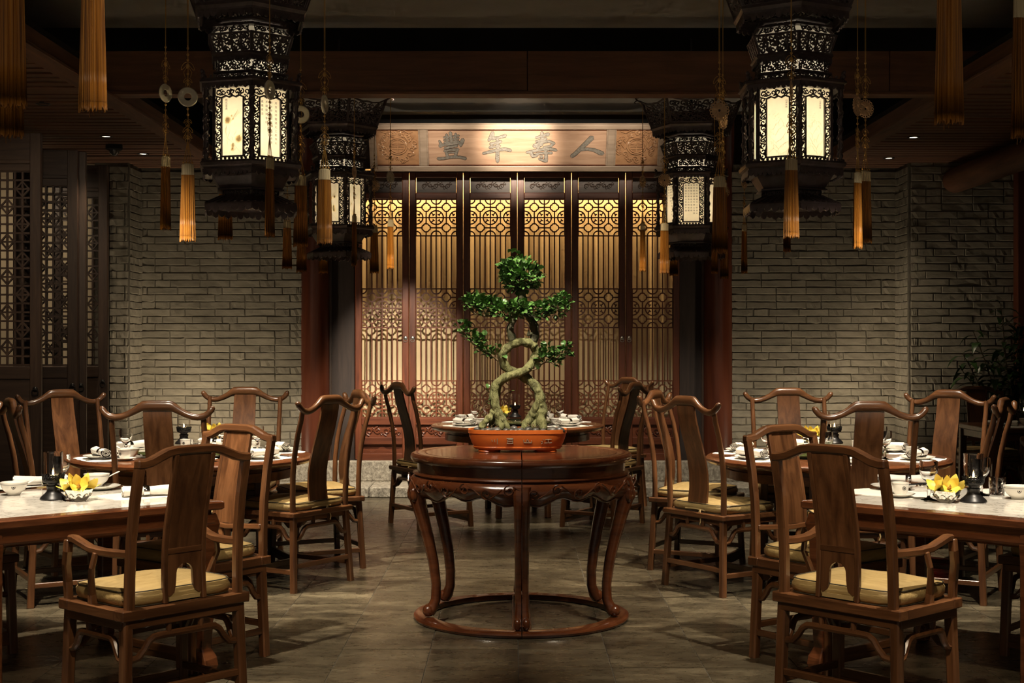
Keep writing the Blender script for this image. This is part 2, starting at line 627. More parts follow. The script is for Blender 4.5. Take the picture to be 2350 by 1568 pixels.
M['marble'] = m_marble()


def m_floor():
    m, nt, b = newmat('polished_slate_tile')
    g = N(nt, 'ShaderNodeNewGeometry')
    mp = N(nt, 'ShaderNodeMapping')
    mp.inputs['Scale'].default_value = (1.0, 2.6, 1)
    nt.links.new(g.outputs['Position'], mp.inputs['Vector'])
    v = randshift(nt, mp.outputs[0], 3.0)
    f = noise(nt, v, 2.4, 8, 0.66, 0.5)
    f2 = noise(nt, v, 11, 8, 0.72, 0.9)
    c1 = ramp(nt, [(0.3, (0.038, 0.030, 0.019)), (0.5, (0.092, 0.074, 0.046)), (0.72, (0.20, 0.165, 0.105))], f)
    c2 = ramp(nt, [(0.35, (0.55, 0.55, 0.55)), (0.62, (1, 1, 1)), (0.72, (1.5, 1.45, 1.35))], f2)
    mx = N(nt, 'ShaderNodeMix', data_type='RGBA', blend_type='MULTIPLY')
    mx.inputs[0].default_value = 1
    nt.links.new(c1, mx.inputs[6])
    nt.links.new(c2, mx.inputs[7])
    col = tint(nt, mx.outputs[2], 0.85, 1.15)
    nt.links.new(col, b.inputs['Base Color'])
    rr = N(nt, 'ShaderNodeMapRange')
    rr.inputs['To Min'].default_value = 0.16
    rr.inputs['To Max'].default_value = 0.42
    nt.links.new(f2, rr.inputs['Value'])
    nt.links.new(rr.outputs[0], b.inputs['Roughness'])
    bump(nt, b, f2, 0.12, 0.004)
    return m


M['floor'] = m_floor()

# ---------------------------------------------------------------- the room
AX = 0.044                       # middle axis of the room
WALL_Y = 13.70
SLAT_Z = 3.17
XL, XR = -3.66, 3.77             # sides of the brick recess


def struct(o, label):
    return tag(o, label, None, None, 'structure')


# floor: dark bed with slabs laid on it
fl = G().box((0, 8.0, -0.0475), (13.0, 13.6, 0.09)).build('floor', M['mortar'])
struct(fl, 'dark polished grey slate floor laid in square slabs')
TX, TY = 0.415, 0.38
tg = G().box((0, 0, 0), (TX - 0.004, TY - 0.004, 0.012))
tmesh = tg.mesh('tile', M['floor'])
cells = []
for i in range(-15, 16):
    for j in range(0, 32):
        x = 0.44 - TX / 2 + i * TX
        y = 13.06 - TY / 2 - j * TY
        if y < 1.5:
            continue
        pxx = CX0 + x * FPX / y
        pyy = CY0 + EYE * FPX / y
        vis = -60 < pxx < 2410 and pyy < 1610
        cells.append((0 if vis else 1, y if vis else abs(x) + abs(y - 8), x, y))
cells.sort()
rest = G()
for q, (a, _, x, y) in enumerate(cells):
    dz = R_.uniform(-0.0008, 0.0008)
    if q < 290 and a == 0:
        t = link('tile', tmesh, fl, (x, y, -0.006 + dz), (R_.uniform(-.0008, .0008), R_.uniform(-.0008, .0008), 0))
    else:
        rest.box((x, y, -0.006 + dz), (TX - 0.004, TY - 0.004, 0.012))
r = rest.build('tile_field', M['floor'], fl)
r['kind'] = 'stuff'

# stone plinth and steps in front of the doors
st = G().box((AX, 13.95, 0.142), (7.42, 0.78, 0.296)).build('trim_1', M['stone'])
struct(st, 'upper rough granite plinth carrying the doors and brick walls')
st.data.materials[0] = M['stone']
nb = 6
lo = thing('trim_2', 'lower rough granite step in front of the doors', None)
lo['kind'] = 'structure'
edges = [-3.60, -2.5, -1.35, -0.2, 0.95, 2.1, 3.70]
for i in range(nb):
    a, b = edges[i], edges[i + 1]
    G().box(((a + b) / 2, 13.32, 0.047), (b - a - 0.006, 0.52, 0.096)).build('stone_block', M['stone'], lo, bevel=0.008)
up = [-3.66, -2.9, -1.75, -0.55, 0.65, 1.85, 2.95, 3.77]
for i in range(7):
    a, b = up[i], up[i + 1]
    G().box(((a + b) / 2, 13.60, 0.2), (b - a - 0.005, 0.09, 0.194)).build('stone_block', M['stone'], st, bevel=0.008)


# ---- brick walls: every brick a piece
def brick_mesh(L, H, D, seed):
    rr = random.Random(seed)
    bm = bmesh.new()
    bmesh.ops.create_cube(bm, size=1.0)
    bmesh.ops.subdivide_edges(bm, edges=[e for e in bm.edges if abs(e.verts[0].co.x - e.verts[1].co.x) > 0.5], cuts=3)
    for v in bm.verts:
        v.co.x = v.co.x * L + rr.uniform(-0.003, 0.003)
        v.co.z = v.co.z * H + rr.uniform(-0.0022, 0.0022)
        v.co.y = v.co.y * D + (rr.uniform(-0.003, 0.003) if v.co.y < 0 else 0)
    es = [e for e in bm.edges if all(v.co.y < 0 for v in e.verts) and e.calc_face_angle(0) > 0.5]
    bmesh.ops.bevel(bm, geom=es, offset=0.005, segments=1, affect='EDGES')
    bmesh.ops.recalc_face_normals(bm, faces=bm.faces)
    me = bpy.data.meshes.new('brick')
    bm.to_mesh(me)
    bm.free()
    me.materials.append(M['brick'])
    return me


BL, BH, BD = 0.295, 0.071, 0.05
bfull = [brick_mesh(BL - 0.006, BH - 0.006, BD, s) for s in range(6)]
bhalf = [brick_mesh(BL / 2 - 0.006, BH - 0.006, BD, 20 + s) for s in range(4)]
cutcache = {}


def bricks(wall, origin, along, length, z0, z1, nrm_rot, phase=0):
    """courses of bricks on a wall plane; origin = left foot of the plane, along = unit direction"""
    n = int((z1 - z0) / BH)
    for k in range(n):
        z = z0 + BH * (k + 0.5)
        seq = ['f', 'f', 'h'] if (k + phase) % 2 else ['f', 'h', 'f', 'f']
        pos = -(BL * R_.choice((0.25, 0.5, 0.75)) if (k + phase) % 2 else BL * R_.choice((0.0, 0.5)))
        q = R_.randrange(3)
        while pos < length - 0.02:
            kind = seq[q % len(seq)]
            q += 1
            L = BL if kind == 'f' else BL / 2
            a, b = max(0.0, pos), min(length, pos + L)
            pos += L
            if b - a < 0.03:
                continue
            if b - a > L - 0.005:
                me = R_.choice(bfull if kind == 'f' else bhalf)
            else:
                key = round((b - a) / 0.03)
                if key not in cutcache:
                    cutcache[key] = brick_mesh(key * 0.03 - 0.006, BH - 0.006, BD, 100 + key)
                me = cutcache[key]
            p = Vector(origin) + Vector(along) * ((a + b) / 2)
            link('brick', me, wall, (p.x + nrm_rot[1][0] * R_.uniform(-.004, .003), p.y + nrm_rot[1][1] * R_.uniform(-.004, .003), z),
                 (0, R_.uniform(-.004, .004), nrm_rot[0] + R_.uniform(-.006, .006)))


z0b = 0.292
FRONT = (0.0, (0, -1))
wl = G().box(((XL - 2.08) / 2, WALL_Y + 0.084, 1.75), (-2.08 - XL, 0.2, 2.9)).build('wall_left', M['mortar'])
struct(wl, 'grey brick wall in the recess left of the latticed doors')
bricks(wl, (XL, WALL_Y, 0), (1, 0, 0), -2.06 - XL, z0b, SLAT_Z + 0.02, FRONT)
wr = G().box(((XR + 2.16) / 2, WALL_Y + 0.084, 1.75), (XR - 2.16, 0.2, 2.9)).build('wall_right', M['mortar'])
struct(wr, 'grey brick wall in the recess right of the latticed doors')
bricks(wr, (2.14, WALL_Y, 0), (1, 0, 0), XR - 2.14, z0b, SLAT_Z + 0.02, FRONT, 1)
# piers that frame the recess
PY = 13.24
pl = G().box((XL - 0.1445, PY + 0.227, 1.6), (0.321, 0.486, 3.2)).build('wall_pier_left', M['mortar'])
struct(pl, 'narrow grey brick pier between the dark screen doors and the recess')
RET_L = (PI / 2, (1, 0))
bricks(pl, (XL, PY + 0.02, 0), (0, 1, 0), WALL_Y - PY - 0.03, 0.0, SLAT_Z + 0.02, RET_L)
bricks(pl, (XL - 0.17, PY, 0), (1, 0, 0), 0.18, 0.0, SLAT_Z + 0.02, FRONT)
pr = G().box((XR + 1.627, PY + 0.127, 1.6), (3.286, 0.286, 3.2)).box((XR + 0.092, PY + 0.36, 1.6), (0.216, 0.2, 3.2)).build('wall_far_right', M['mortar'])
struct(pr, 'dim grey brick wall behind the leafy plant')
RET_R = (-PI / 2, (-1, 0))
bricks(pr, (XR, WALL_Y - 0.02, 0), (0, -1, 0), WALL_Y - PY - 0.03, 0.0, SLAT_Z + 0.02, RET_R)
bricks(pr, (XR + 0.0, PY, 0), (1, 0, 0), 1.16, 0.0, SLAT_Z + 0.4, FRONT, 1)

# plain side walls beyond the screens
o = G().box((-5.2, 13.35, 1.75), (2.7, 0.1, 3.6)).build('wall_side_left', M['cream_wall'])
struct(o, 'cream plaster wall glimpsed through the dark lattice screens')
o = G().box((-6.45, 7.6, 1.75), (0.1, 12.0, 3.6)).build('wall_outer_left', M['cream_wall'])
struct(o, 'cream side wall beyond the lattice screens')
o = G().box((6.45, 7.6, 1.75), (0.1, 12.0, 3.6)).build('wall_outer_right', M['brick'])
struct(o, 'grey side wall on the far right')
pst = G().bar([(4.80, 13.15, 0), (4.80, 13.15, 3.2)], 0.12, 0.12).build('trim_3', M['column'], bevel=0.006)
struct(pst, 'dark red post at the right edge of the brick wall')

# ---- ceiling
ce = G().box((0, 5.55, 3.77), (13, 9.0, 0.1)).build('ceiling', M['plaster'])
struct(ce, 'dark grey plaster ceiling between the lanterns')
ce2 = G().box((0, 13.3, 3.80), (6.0, 1.5, 0.1)).build('ceiling_rear', M['plaster'])
struct(ce2, 'grey plaster ceiling strip above the name board')
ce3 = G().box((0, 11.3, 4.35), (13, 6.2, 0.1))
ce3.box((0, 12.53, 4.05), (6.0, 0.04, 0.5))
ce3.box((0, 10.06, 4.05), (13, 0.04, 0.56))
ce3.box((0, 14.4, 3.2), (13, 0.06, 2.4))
ce3 = ce3.build('ceiling_void', M['black'])  # near-black colour holds the shade of the unlit void
struct(ce3, 'black unlit ceiling void behind the big beam')

# big cross beam
bm_ = thing('trim_4', 'broad brown timber beam crossing the whole room', None)
bm_['kind'] = 'structure'
BY = 9.62
xs = [-6.3, -3.1, -0.9, 1.35, 3.3, 6.3]
xs = [-6.3, -2.0, 0.10, 2.6, 6.3]
for a, b in zip(xs, xs[1:]):
    G().box(((a + b) / 2, BY + 0.02, 3.315), (b - a - 0.004, 0.04, 0.30)).build('board', M['beam_x'], bm_, bevel=0.003)
G().box((0, BY + 0.07, 3.175), (12.6, 0.16, 0.022)).build('soffit_board', M['beam_x'], bm_, bevel=0.003)
G().box((0, BY + 0.13, 3.30), (12.6, 0.03, 0.27)).build('rear_board', M['beam_x'], bm_)

# slatted side ceilings with fascia boards
slat = G().box((0, 0, 0), (3.5, 0.105, 0.03)).mesh('slat', M['beam_x'], bevel=0.003)
for side, xf_, xo in (('left', -2.83, -4.60), ('right', 3.03, 4.80)):
    base = G().box((xo, 8.4, SLAT_Z + 0.16), (3.5, 10.4, 0.05)).build('ceiling_' + side, M['black'])
    struct(base, 'lowered ceiling of brown timber slats on the ' + side)
    y = 13.55
    while y > 5.6:
        link('slat', slat, base, (xo, y, SLAT_Z + R_.uniform(-.003, .003)))
        y -= 0.15
    f = G().box((xf_, 9.4, SLAT_Z + 0.055), (0.05, 8.7, 0.13)).build('fascia_board', M['beam_y'], base, bevel=0.004)
    G().box((xf_ + (0.0), 9.4, SLAT_Z - 0.012), (0.15, 8.7, 0.022)).build('fascia_soffit', M['beam_y'], base, bevel=0.003)
    G().box((xo, 9.38, SLAT_Z + 0.03), (3.5, 0.22, 0.11)).build('cross_board', M['beam_x'], base, bevel=0.003)

# columns beside the doors
for nm, x, lab in (('column_left', -1.962, 'round dark red timber column left of the latticed doors'),
                   ('column_right', 2.035, 'round dark red timber column right of the latticed doors')):
    t = thing('trim_5' if 'left' in nm else 'trim_6', lab, None, (x, 13.78, 0.29))
    t['kind'] = 'structure'
    G().lathe([(0.158, 0.0), (0.155, 0.1), (0.15, 3.5)], 32).build('shaft', M['column'], t, smooth=True)
    sx = 1 if x < 0 else -1
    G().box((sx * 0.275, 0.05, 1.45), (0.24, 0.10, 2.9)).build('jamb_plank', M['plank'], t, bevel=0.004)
    G().box((sx * 0.163, 0.0, 1.45), (0.02, 0.06, 2.9)).build('bead', M['screen_z'], t)
    G().box((sx * 0.425, 0.04, 1.45), (0.05, 0.08, 2.9)).build('door_jamb', M['door_z'], t, bevel=0.004)

# ---------------------------------------------------------------- latticed doors
DY = 13.75
DK = DY / FPX


def dz(y):
    return EYE + (CY0 - y) * DK


PW = 124.3 * DK
LW = 91.5 * DK                       # clear width of the lattice
S_ = LW / 422.0                      # one unit of the traced pattern


def lattice():
    """fret of stars, a ring and scrolls; local x across, z up, centred"""
    g = G()
    th, dp = 0.0125, 0.016

    def P(x, y):
        return Vector(((x - 329) * S_, 0, -(y - 275) * S_))

    def L(*pts, closed=False, w=th):
        g.bar([P(*p) for p in pts], w, dp, up=(0, 1, 0), closed=closed)

    def arc(cx, cy, r, a0, a1, n=8, ry=None):
        ry = ry or r
        L(*[(cx + r * math.cos(math.radians(a0 + (a1 - a0) * i / n)), cy + ry * math.sin(math.radians(a0 + (a1 - a0) * i / n))) for i in range(n + 1)])
    L((329, 75), (329, 475))
    L((118, 275), (540, 275))
    for yy in (75, 475):
        L((112, yy), (546, yy))
    for xx in (114, 544):
        L((xx, 75), (xx, 475))
    for cx in (222, 436):
        L((cx, 212), (cx, 338))
        for cy in (163, 387):
            s1, s2 = 46, 22
            pts = []
            for k in range(4):
                a = k * 90
                for rr_, da in ((s1, -19), (s1, 19), (43, 33), (38, 45), (43, 57)):
                    pts.append((cx + rr_ * math.cos(math.radians(a + da)) * (1.0), cy + rr_ * math.sin(math.radians(a + da))))
            L(*pts, closed=True)
            L((cx - 46, cy), (cx - 104, cy))
            L((cx + 46, cy), (cx + 104, cy))
        L((cx, 75), (cx, 117))
        L((cx, 433), (cx, 475))
    # ring in the middle and half rings at the edges, with curls
    arc(329, 275, 76, 0, 360, 20)
    arc(116, 275, 72, -88, 88, 10)
    arc(542, 275, 72, 92, 268, 10)
    for cx, qs in ((329, (45, 135, 225, 315)), (116, (-45, 45)), (542, (135, 225))):
        for q in qs:
            x0, y0 = cx + 70 * math.cos(math.radians(q)), 275 + 70 * math.sin(math.radians(q))
            x1, y1 = cx + 40 * math.cos(math.radians(q)), 275 + 40 * math.sin(math.radians(q))
            L((x0, y0), (x1, y1), (x1 + 16 * math.cos(math.radians(q + 100)), y1 + 16 * math.sin(math.radians(q + 100))), w=0.011)
            L((x1, y1), (x1 + 16 * math.cos(math.radians(q - 100)), y1 + 16 * math.sin(math.radians(q - 100))), w=0.011)
    # arches top and bottom
    for cy, a0, a1 in ((75, 0, 180), (475, 180, 360)):
        arc(329, cy, 54, a0, a1, 8)
    arc(116, 75, 50, 0, 90, 5)
    arc(542, 75, 50, 90, 180, 5)
    arc(116, 475, 50, 270, 360, 5)
    arc(542, 475, 50, 180, 270, 5)
    return g


lat_mesh = lattice().mesh('lattice', M['door_x'], smooth=False)


def scroll_relief(wd, ht, cells, r=0.006, depth=0.010, two=True):
    """row of carved scrolls, local x across, z up, facing -y"""
    g = G()
    ux, uz = Vector((1, 0, 0)), Vector((0, 0, 1))
    cw = wd / cells
    for i in range(cells):
        cx = -wd / 2 + cw * (i + 0.5)
        s = 1 if i % 2 else -1
        g.tube(spiral((cx, -depth * 0.4, s * ht * 0.06), min(cw, ht) * 0.46, min(cw, ht) * 0.07, s * PI * 0.5, 1.35 * s, 14, ux, uz), r, 5, up=(0, 1, 0))
        if two:
            g.tube(spiral((cx + cw * 0.48, -depth * 0.4, -s * ht * 0.22), ht * 0.22, ht * 0.05, -s * PI * 0.5, -1.1 * s, 9, ux, uz), r * 0.8, 5, up=(0, 1, 0))
    return g


top_relief = scroll_relief(LW * 0.74, 0.085, 5, 0.0045).mesh('carving', M['screen_x'], smooth=True)
low_relief = scroll_relief(LW * 0.86, 0.085, 4, 0.008).mesh('carving', M['door_x'], smooth=True)
SW = (PW - LW) / 2
stile = G().box((0, 0, (dz(395) + 0.296) / 2), (SW - 0.006, 0.055, dz(395) - 0.296)).mesh('stile', M['door_z'], bevel=0.006)


def rail(y0, y1, dep=0.05):
    return G().box((0, 0, (dz(y0) + dz(y1)) / 2), (LW + 0.012, dep, dz(y0) - dz(y1))).mesh('rail', M['door_x'], bevel=0.007)


rails = [rail(395, 408, .055), rail(442, 456, .055), rail(959, 976, .06), rail(1004, 1021, .06), rail(1041, 1062, .06)]
panelA = G().box((0, 0.012, (dz(408) + dz(442)) / 2), (LW, 0.02, dz(408) - dz(442))).mesh('panel', M['screen_x'])
panelB = G().box((0, 0.012, (dz(976) + dz(1004)) / 2), (LW, 0.02, dz(976) - dz(1004))).mesh('panel', M['door_x'])
cl = G()
zc0, zc1 = dz(1041), dz(1021)
pts = [(-LW / 2, zc0)] + [(-LW / 2 + LW * i / 24, zc0 + (zc1 - zc0) * (0.45 + 0.28 * math.cos(i / 24 * 4 * PI) * (1 if 3 < i < 21 else 0.4))) for i in range(25)] + [(LW / 2, zc0)]
cl.prism([(x, z) for x, z in pts], -0.012, 0.004, Matrix(((1, 0, 0, 0), (0, 0, 1, 0), (0, 1, 0, 0), (0, 0, 0, 1))))
cl.box((0, 0.016, (zc0 + zc1) / 2), (LW, 0.012, zc1 - zc0))
panelC = cl.mesh('cloud_panel', M['door_x'])
barA = G().box((0, 0, (dz(542) + dz(663)) / 2), (0.0125, 0.016, dz(542) - dz(663))).mesh('bar', M['door_z'], bevel=0.002)
barB = G().box((0, 0, (dz(752) + dz(875)) / 2), (0.0125, 0.016, dz(752) - dz(875))).mesh('bar', M['door_z'], bevel=0.002)
ringg = G()
ringg.tube([(0.018 * math.cos(a * PI / 8), -0.032, -0.012 + 0.018 * math.sin(a * PI / 8)) for a in range(16)], 0.0035, 6, up=(0, 1, 0), closed=True)
ringg.ell((0, -0.028, 0.008), (0.022, 0.01, 0.022), 12, 6)
ring_mesh = ringg.mesh('ring_pull', M['brass'], smooth=True)
order = ['first', 'second', 'third', 'fourth', 'fifth', 'sixth']
for i in range(6):
    x0 = AX + PW * (i - 2.5)
    d = thing('door_%d' % (i + 1), 'reddish brown latticed door leaf, %s from the left in the row of six' % order[i], None, (x0, DY + 0.03, 0))
    d['kind'] = 'structure'
    for s in (-1, 1):
        link('stile', stile, d, (s * (LW / 2 + SW / 2), 0, 0))
    for m_ in rails:
        link('rail', m_, d)
    link('panel', panelA, d)
    link('panel', panelB, d)
    link('cloud_panel', panelC, d)
    link('carving', top_relief, d, (0, 0.0, dz(425)))
    link('carving', low_relief, d, (0, 0.0, dz(990)))
    for yc in (499, 707.5, 916.5):
        l_ = link('lattice', lat_mesh, d, (0, 0.0, dz(yc)))
        l_.scale = (1, 1, (84 if yc != 707.5 else 89) * DK / (400 * S_))
    for k in range(7):
        xx = (165 + 54.2 * k - 329) * S_
        link('bar', barA, d, (xx, 0, 0))
        link('bar', barB, d, (xx, 0, 0))
    if i in (0, 4):
        link('ring_pull', ring_mesh, d, (LW / 2 + SW / 2, 0, dz(778)))
    if i in (1, 5):
        link('ring_pull', ring_mesh, d, (-LW / 2 - SW / 2, 0, dz(778)))
    for s in (-1, 1):
        G().box((s * PW * 0.36, 0, dz(392)), (0.05, 0.03, 0.03)).build('pivot_block', M['screen_x'], d)

# lintel beam behind the name board
li = G().box((AX, 13.86, 3.35), (4.2, 0.12, 0.36)).build('trim_7', M['screen_x'], bevel=0.004)
struct(li, 'dark lintel over the latticed doors behind the name board')

# pleated curtain behind the doors
cg = G()
nst = 260
vs = []
for i in range(nst + 1):
    x = AX - 1.75 + 3.5 * i / nst
    yy = 14.02 + 0.010 * math.sin(i * 0.78) + 0.006 * math.sin(i * 0.31 + 1)
    vs += [(x, yy, 0.30), (x, yy, 3.16)]
cg.add(vs, [(2 * i, 2 * i + 2, 2 * i + 3, 2 * i + 1) for i in range(nst)])
cu = cg.build('curtain', M['curtain'], smooth=True, ang=80)
tag(cu, 'pleated cream curtain hanging behind the latticed doors', 'curtain')
# warm lamp strip hidden in the lintel, shining down on the curtain
la = bpy.data.lights.new('curtain_lamp', 'AREA')
la.shape = 'RECTANGLE'
la.size, la.size_y = 3.3, 0.05
la.energy = 52
la.color = (1.0, 0.66, 0.30)
lo_ = link('curtain_lamp', la, None, (AX, 13.90, 3.14), (math.radians(12), 0, 0))

# ---------------------------------------------------------------- name board
PB, PT = px(1187, 391, 13.60), px(1187, 285, 13.35)
pv = (PT - PB)
PHT = pv.length
pv.normalize()
pu = Vector((1, 0, 0))
pn = pu.cross(pv)                      # out of the board, towards the room
if pn.y > 0:
    pn = -pn
pbm = Matrix((pu, pv, pn)).transposed().to_4x4()
board = thing('name_board', 'long carved wooden name board with four large characters over the doors', 'sign', PB)
board.rotation_euler = pbm.to_euler()
PK = 13.48 / FPX


def bx(x):
    return (x - 1187) * PK


def bv(y):
    return (391 - y) / (391 - 285) * PHT


def bbox(name, x0, x1, y0, y1, t0, t1, mt, bev=0.004):
    return G().box(((bx(x0) + bx(x1)) / 2, (bv(y0) + bv(y1)) / 2, (t0 + t1) / 2), (abs(bx(x1) - bx(x0)), abs(bv(y1) - bv(y0)), abs(t1 - t0))).build(name, mt, board, bevel=bev)


bbox('backboard', 848, 1526, 285, 391, -0.03, 0.0, M['plaque_frame'])
bbox('frame_rail', 848, 1526, 285, 295, 0.0, 0.03, M['plaque_frame'])
bbox('frame_rail', 848, 1526, 379, 391, 0.0, 0.03, M['plaque_frame'])
bbox('frame_stile', 848, 862, 295, 379, 0.0, 0.03, M['plaque_frame'])
bbox('frame_stile', 1512, 1526, 295, 379, 0.0, 0.03, M['plaque_frame'])
bbox('divider', 964, 980, 295, 379, 0.0, 0.022, M['plaque_frame'])
bbox('divider', 1394, 1410, 295, 379, 0.0, 0.022, M['plaque_frame'])
for x in (863, 962.5, 981.5, 1392.5, 1411.5, 1511):
    G().tube([(bx(x), bv(378), 0.016), (bx(x), bv(296), 0.016)], 0.008, 6, up=(1, 0, 0)).build('bead', M['plaque_frame'], board, smooth=True)
for y in (296.5, 377.5):
    G().tube([(bx(864), bv(y), 0.014), (bx(1510), bv(y), 0.014)], 0.006, 6).build('bead', M['door_x'], board, smooth=True)
bbox('letter_panel', 981, 1393, 296, 378, 0.0, 0.006, M['plaque'], 0)
bbox('carved_panel', 864, 962, 296, 378, 0.0, 0.006, M['carved'], 0)
bbox('carved_panel', 1411, 1510, 296, 378, 0.0, 0.006, M['carved'], 0)


def medallion(cx):
    g = G()
    uz = Vector((0, 1, 0))
    ux = Vector((1, 0, 0))
    c = Vector((bx(cx), bv(334), 0.012))
    for rr, rad in ((0.088, 0.007), (0.070, 0.005)):
        g.tube([c + ux * rr * 1.05 * math.cos(a * PI / 14) + uz * rr * 0.95 * math.sin(a * PI / 14) for a in range(28)], rad, 5, closed=True)
    for dy in (-0.03, -0.008, 0.008, 0.03):
        g.tube([c + ux * -0.06 + uz * dy, c + ux * 0.06 + uz * dy], 0.004, 5)
    g.tube([c + uz * -0.065, c + uz * 0.065], 0.005, 5, up=(1, 0, 0))
    rr = random.Random(int(cx))
    for k in range(26):
        a = k / 26 * 2 * PI + rr.uniform(-.1, .1)
        q = c + ux * (0.135 + rr.uniform(-.02, .028)) * math.cos(a) * 1.15 + uz * (0.128 + rr.uniform(-.01, .03)) * math.sin(a) * 1.02
        q.x = max(bx(cx) - 0.178, min(bx(cx) + 0.178, q.x))
        q.y = max(0.09, min(PHT - 0.085, q.y))
        s = rr.choice((-1, 1))
        g.tube(spiral(q, rr.uniform(.022, .034), 0.005, rr.uniform(0, 6.28), 1.2 * s, 11, ux, uz), 0.0055, 5)
        if k % 3 == 0:
            g.ell(q + Vector((0.01, 0.0, 0)), (0.014, 0.014, 0.008), 8, 5)
    for s in (-1, 1):
        for h, dy in ((1, 0.115), (-1, 0.06), (-1, -0.01)):
            g.tube([c + ux * s * 0.03 + uz * (dy + 0.03), c + ux * s * 0.07 + uz * (dy + 0.045), c + ux * s * 0.11 + uz * (dy + 0.02 * h), c + ux * s * 0.155 + uz * (dy + 0.035)], [0.003, 0.007, 0.006, 0.003], 5)
    return g


for cx in (913, 1460.5):
    medallion(cx).build('medallion', M['carved'], board, smooth=True)

Z4 = 6.528
CHARS = {
    'feng': (840, 270, [
        ([(1268, 215), (1282, 375)], 44), ([(1212, 245), (1216, 375)], 34), ([(1348, 236), (1340, 370)], 34),
        ([(1168, 290), (1245, 280)], 22), ([(1168, 330), (1245, 320)], 22), ([(1175, 365), (1250, 358)], 20),
        ([(1305, 275), (1395, 262)], 22), ([(1305, 315), (1395, 303)], 22), ([(1310, 352), (1390, 342)], 20),
        ([(1100, 335), (1122, 385), (1112, 425)], [18, 40, 44]), ([(1455, 320), (1432, 370), (1415, 412)], [50, 56, 40]),
        ([(1112, 408), (1260, 385), (1420, 368)], 38),
        ([(1178, 452), (1260, 432), (1370, 412)], [30, 34, 24]),
        ([(1172, 492), (1280, 474), (1380, 470)], [26, 32, 40]), ([(1195, 492), (1222, 588)], 36), ([(1365, 482), (1330, 580)], 40),
        ([(1222, 520), (1340, 512)], 16), ([(1215, 585), (1335, 574)], 30),
        ([(1072, 606), (1140, 606), (1280, 586), (1400, 582), (1490, 604)], [36, 36, 28, 34, 40])]),
    'nian': (840, 270, [
        ([(1900, 212), (1885, 270), (1838, 335)], [40, 66, 30]), ([(1890, 308), (2000, 288), (2090, 262)], [40, 34, 46]),
        ([(1862, 385), (1950, 368), (2020, 350)], [34, 30, 40]), ([(1880, 375), (1896, 445)], 30), ([(1850, 440), (1930, 425), (2005, 415)], [34, 30, 34]),
        ([(1752, 528), (1850, 505), (1960, 478), (2080, 462), (2168, 484)], [30, 42, 38, 44, 40]),
        ([(1968, 295), (1975, 430), (1966, 600), (1970, 655)], [36, 46, 54, 36])]),
    'shou': (1180, 270, [
        ([(412, 215), (418, 290), (412, 390)], [44, 50, 40]), ([(322, 296), (420, 262), (512, 242)], [28, 36, 46]),
        ([(322, 352), (400, 330), (478, 306)], [28, 34, 40]), ([(290, 415), (420, 360), (520, 345), (600, 378)], [40, 44, 36, 34]),
        ([(598, 372), (545, 418), (440, 438)], [30, 34, 24]), ([(300, 432), (360, 420), (420, 400)], [30, 30, 26]), ([(375, 400), (350, 470)], 40),
        ([(186, 512), (300, 490), (430, 466), (560, 462), (630, 480)], [30, 40, 36, 40, 36]),
        ([(250, 520), (280, 570), (330, 560), (372, 525)], [40, 44, 36, 22]), ([(330, 530), (450, 522), (565, 520)], [22, 28, 30]),
        ([(468, 440), (478, 560), (482, 640), (430, 632), (368, 608)], [40, 44, 44, 36, 20]), ([(388, 568), (425, 582)], 32)]),
    'ren': (1180, 270, [
        ([(1160, 290), (1100, 350), (1000, 450), (910, 540), (862, 572)], [72, 66, 58, 56, 50]),
        ([(1000, 470), (1100, 462), (1200, 478), (1290, 520), (1330, 528)], [44, 40, 48, 66, 52])]),
}


def brush(g, pts, wd, ox, oy, grow, z0, z1):
    P2 = []
    n = len(pts)
    for i in range(n):
        P2.append(Vector((bx(ox + pts[i][0] / Z4), bv(oy + pts[i][1] / Z4), 0)))
    fine, ws = [], []
    if not isinstance(wd, list):
        wd = [wd * 0.92, wd * 1.04] if n == 2 else [wd] * n
    for i in range(n - 1):
        for k in range(4):
            t = k / 4
            fine.append(P2[i].lerp(P2[i + 1], t))
            ws.append((wd[i] * (1 - t) + wd[i + 1] * t) / Z4 * PK / 2 + grow)
    fine.append(P2[-1])
    ws.append(wd[-1] / Z4 * PK / 2 + grow)
    left, right = [], []
    for i, p in enumerate(fine):
        t = fine[min(i + 1, len(fine) - 1)] - fine[max(i - 1, 0)]
        t.normalize()
        s = Vector((-t.y, t.x, 0))
        left.append(p + s * ws[i])
        right.append(p - s * ws[i])
    t0 = (fine[0] - fine[1]).normalized()
    t1 = (fine[-1] - fine[-2]).normalized()
    poly = left + [fine[-1] + t1 * ws[-1] * 0.8] + right[::-1] + [fine[0] + t0 * ws[0] * 0.8]
    g.prism([(p.x, p.y) for p in poly], z0, z1)


for k_, (ox, oy, strokes) in CHARS.items():
    g, g2 = G(), G()
    for q, (pts, wd) in enumerate(strokes):
        brush(g, pts, wd, ox, oy, 0.0, 0.006, 0.0120 + q * 0.00012)
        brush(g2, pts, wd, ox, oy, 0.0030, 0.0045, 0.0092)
    c = g.build('character', M['char'], board)
    g2.build('character_outline', M['charline'], c)

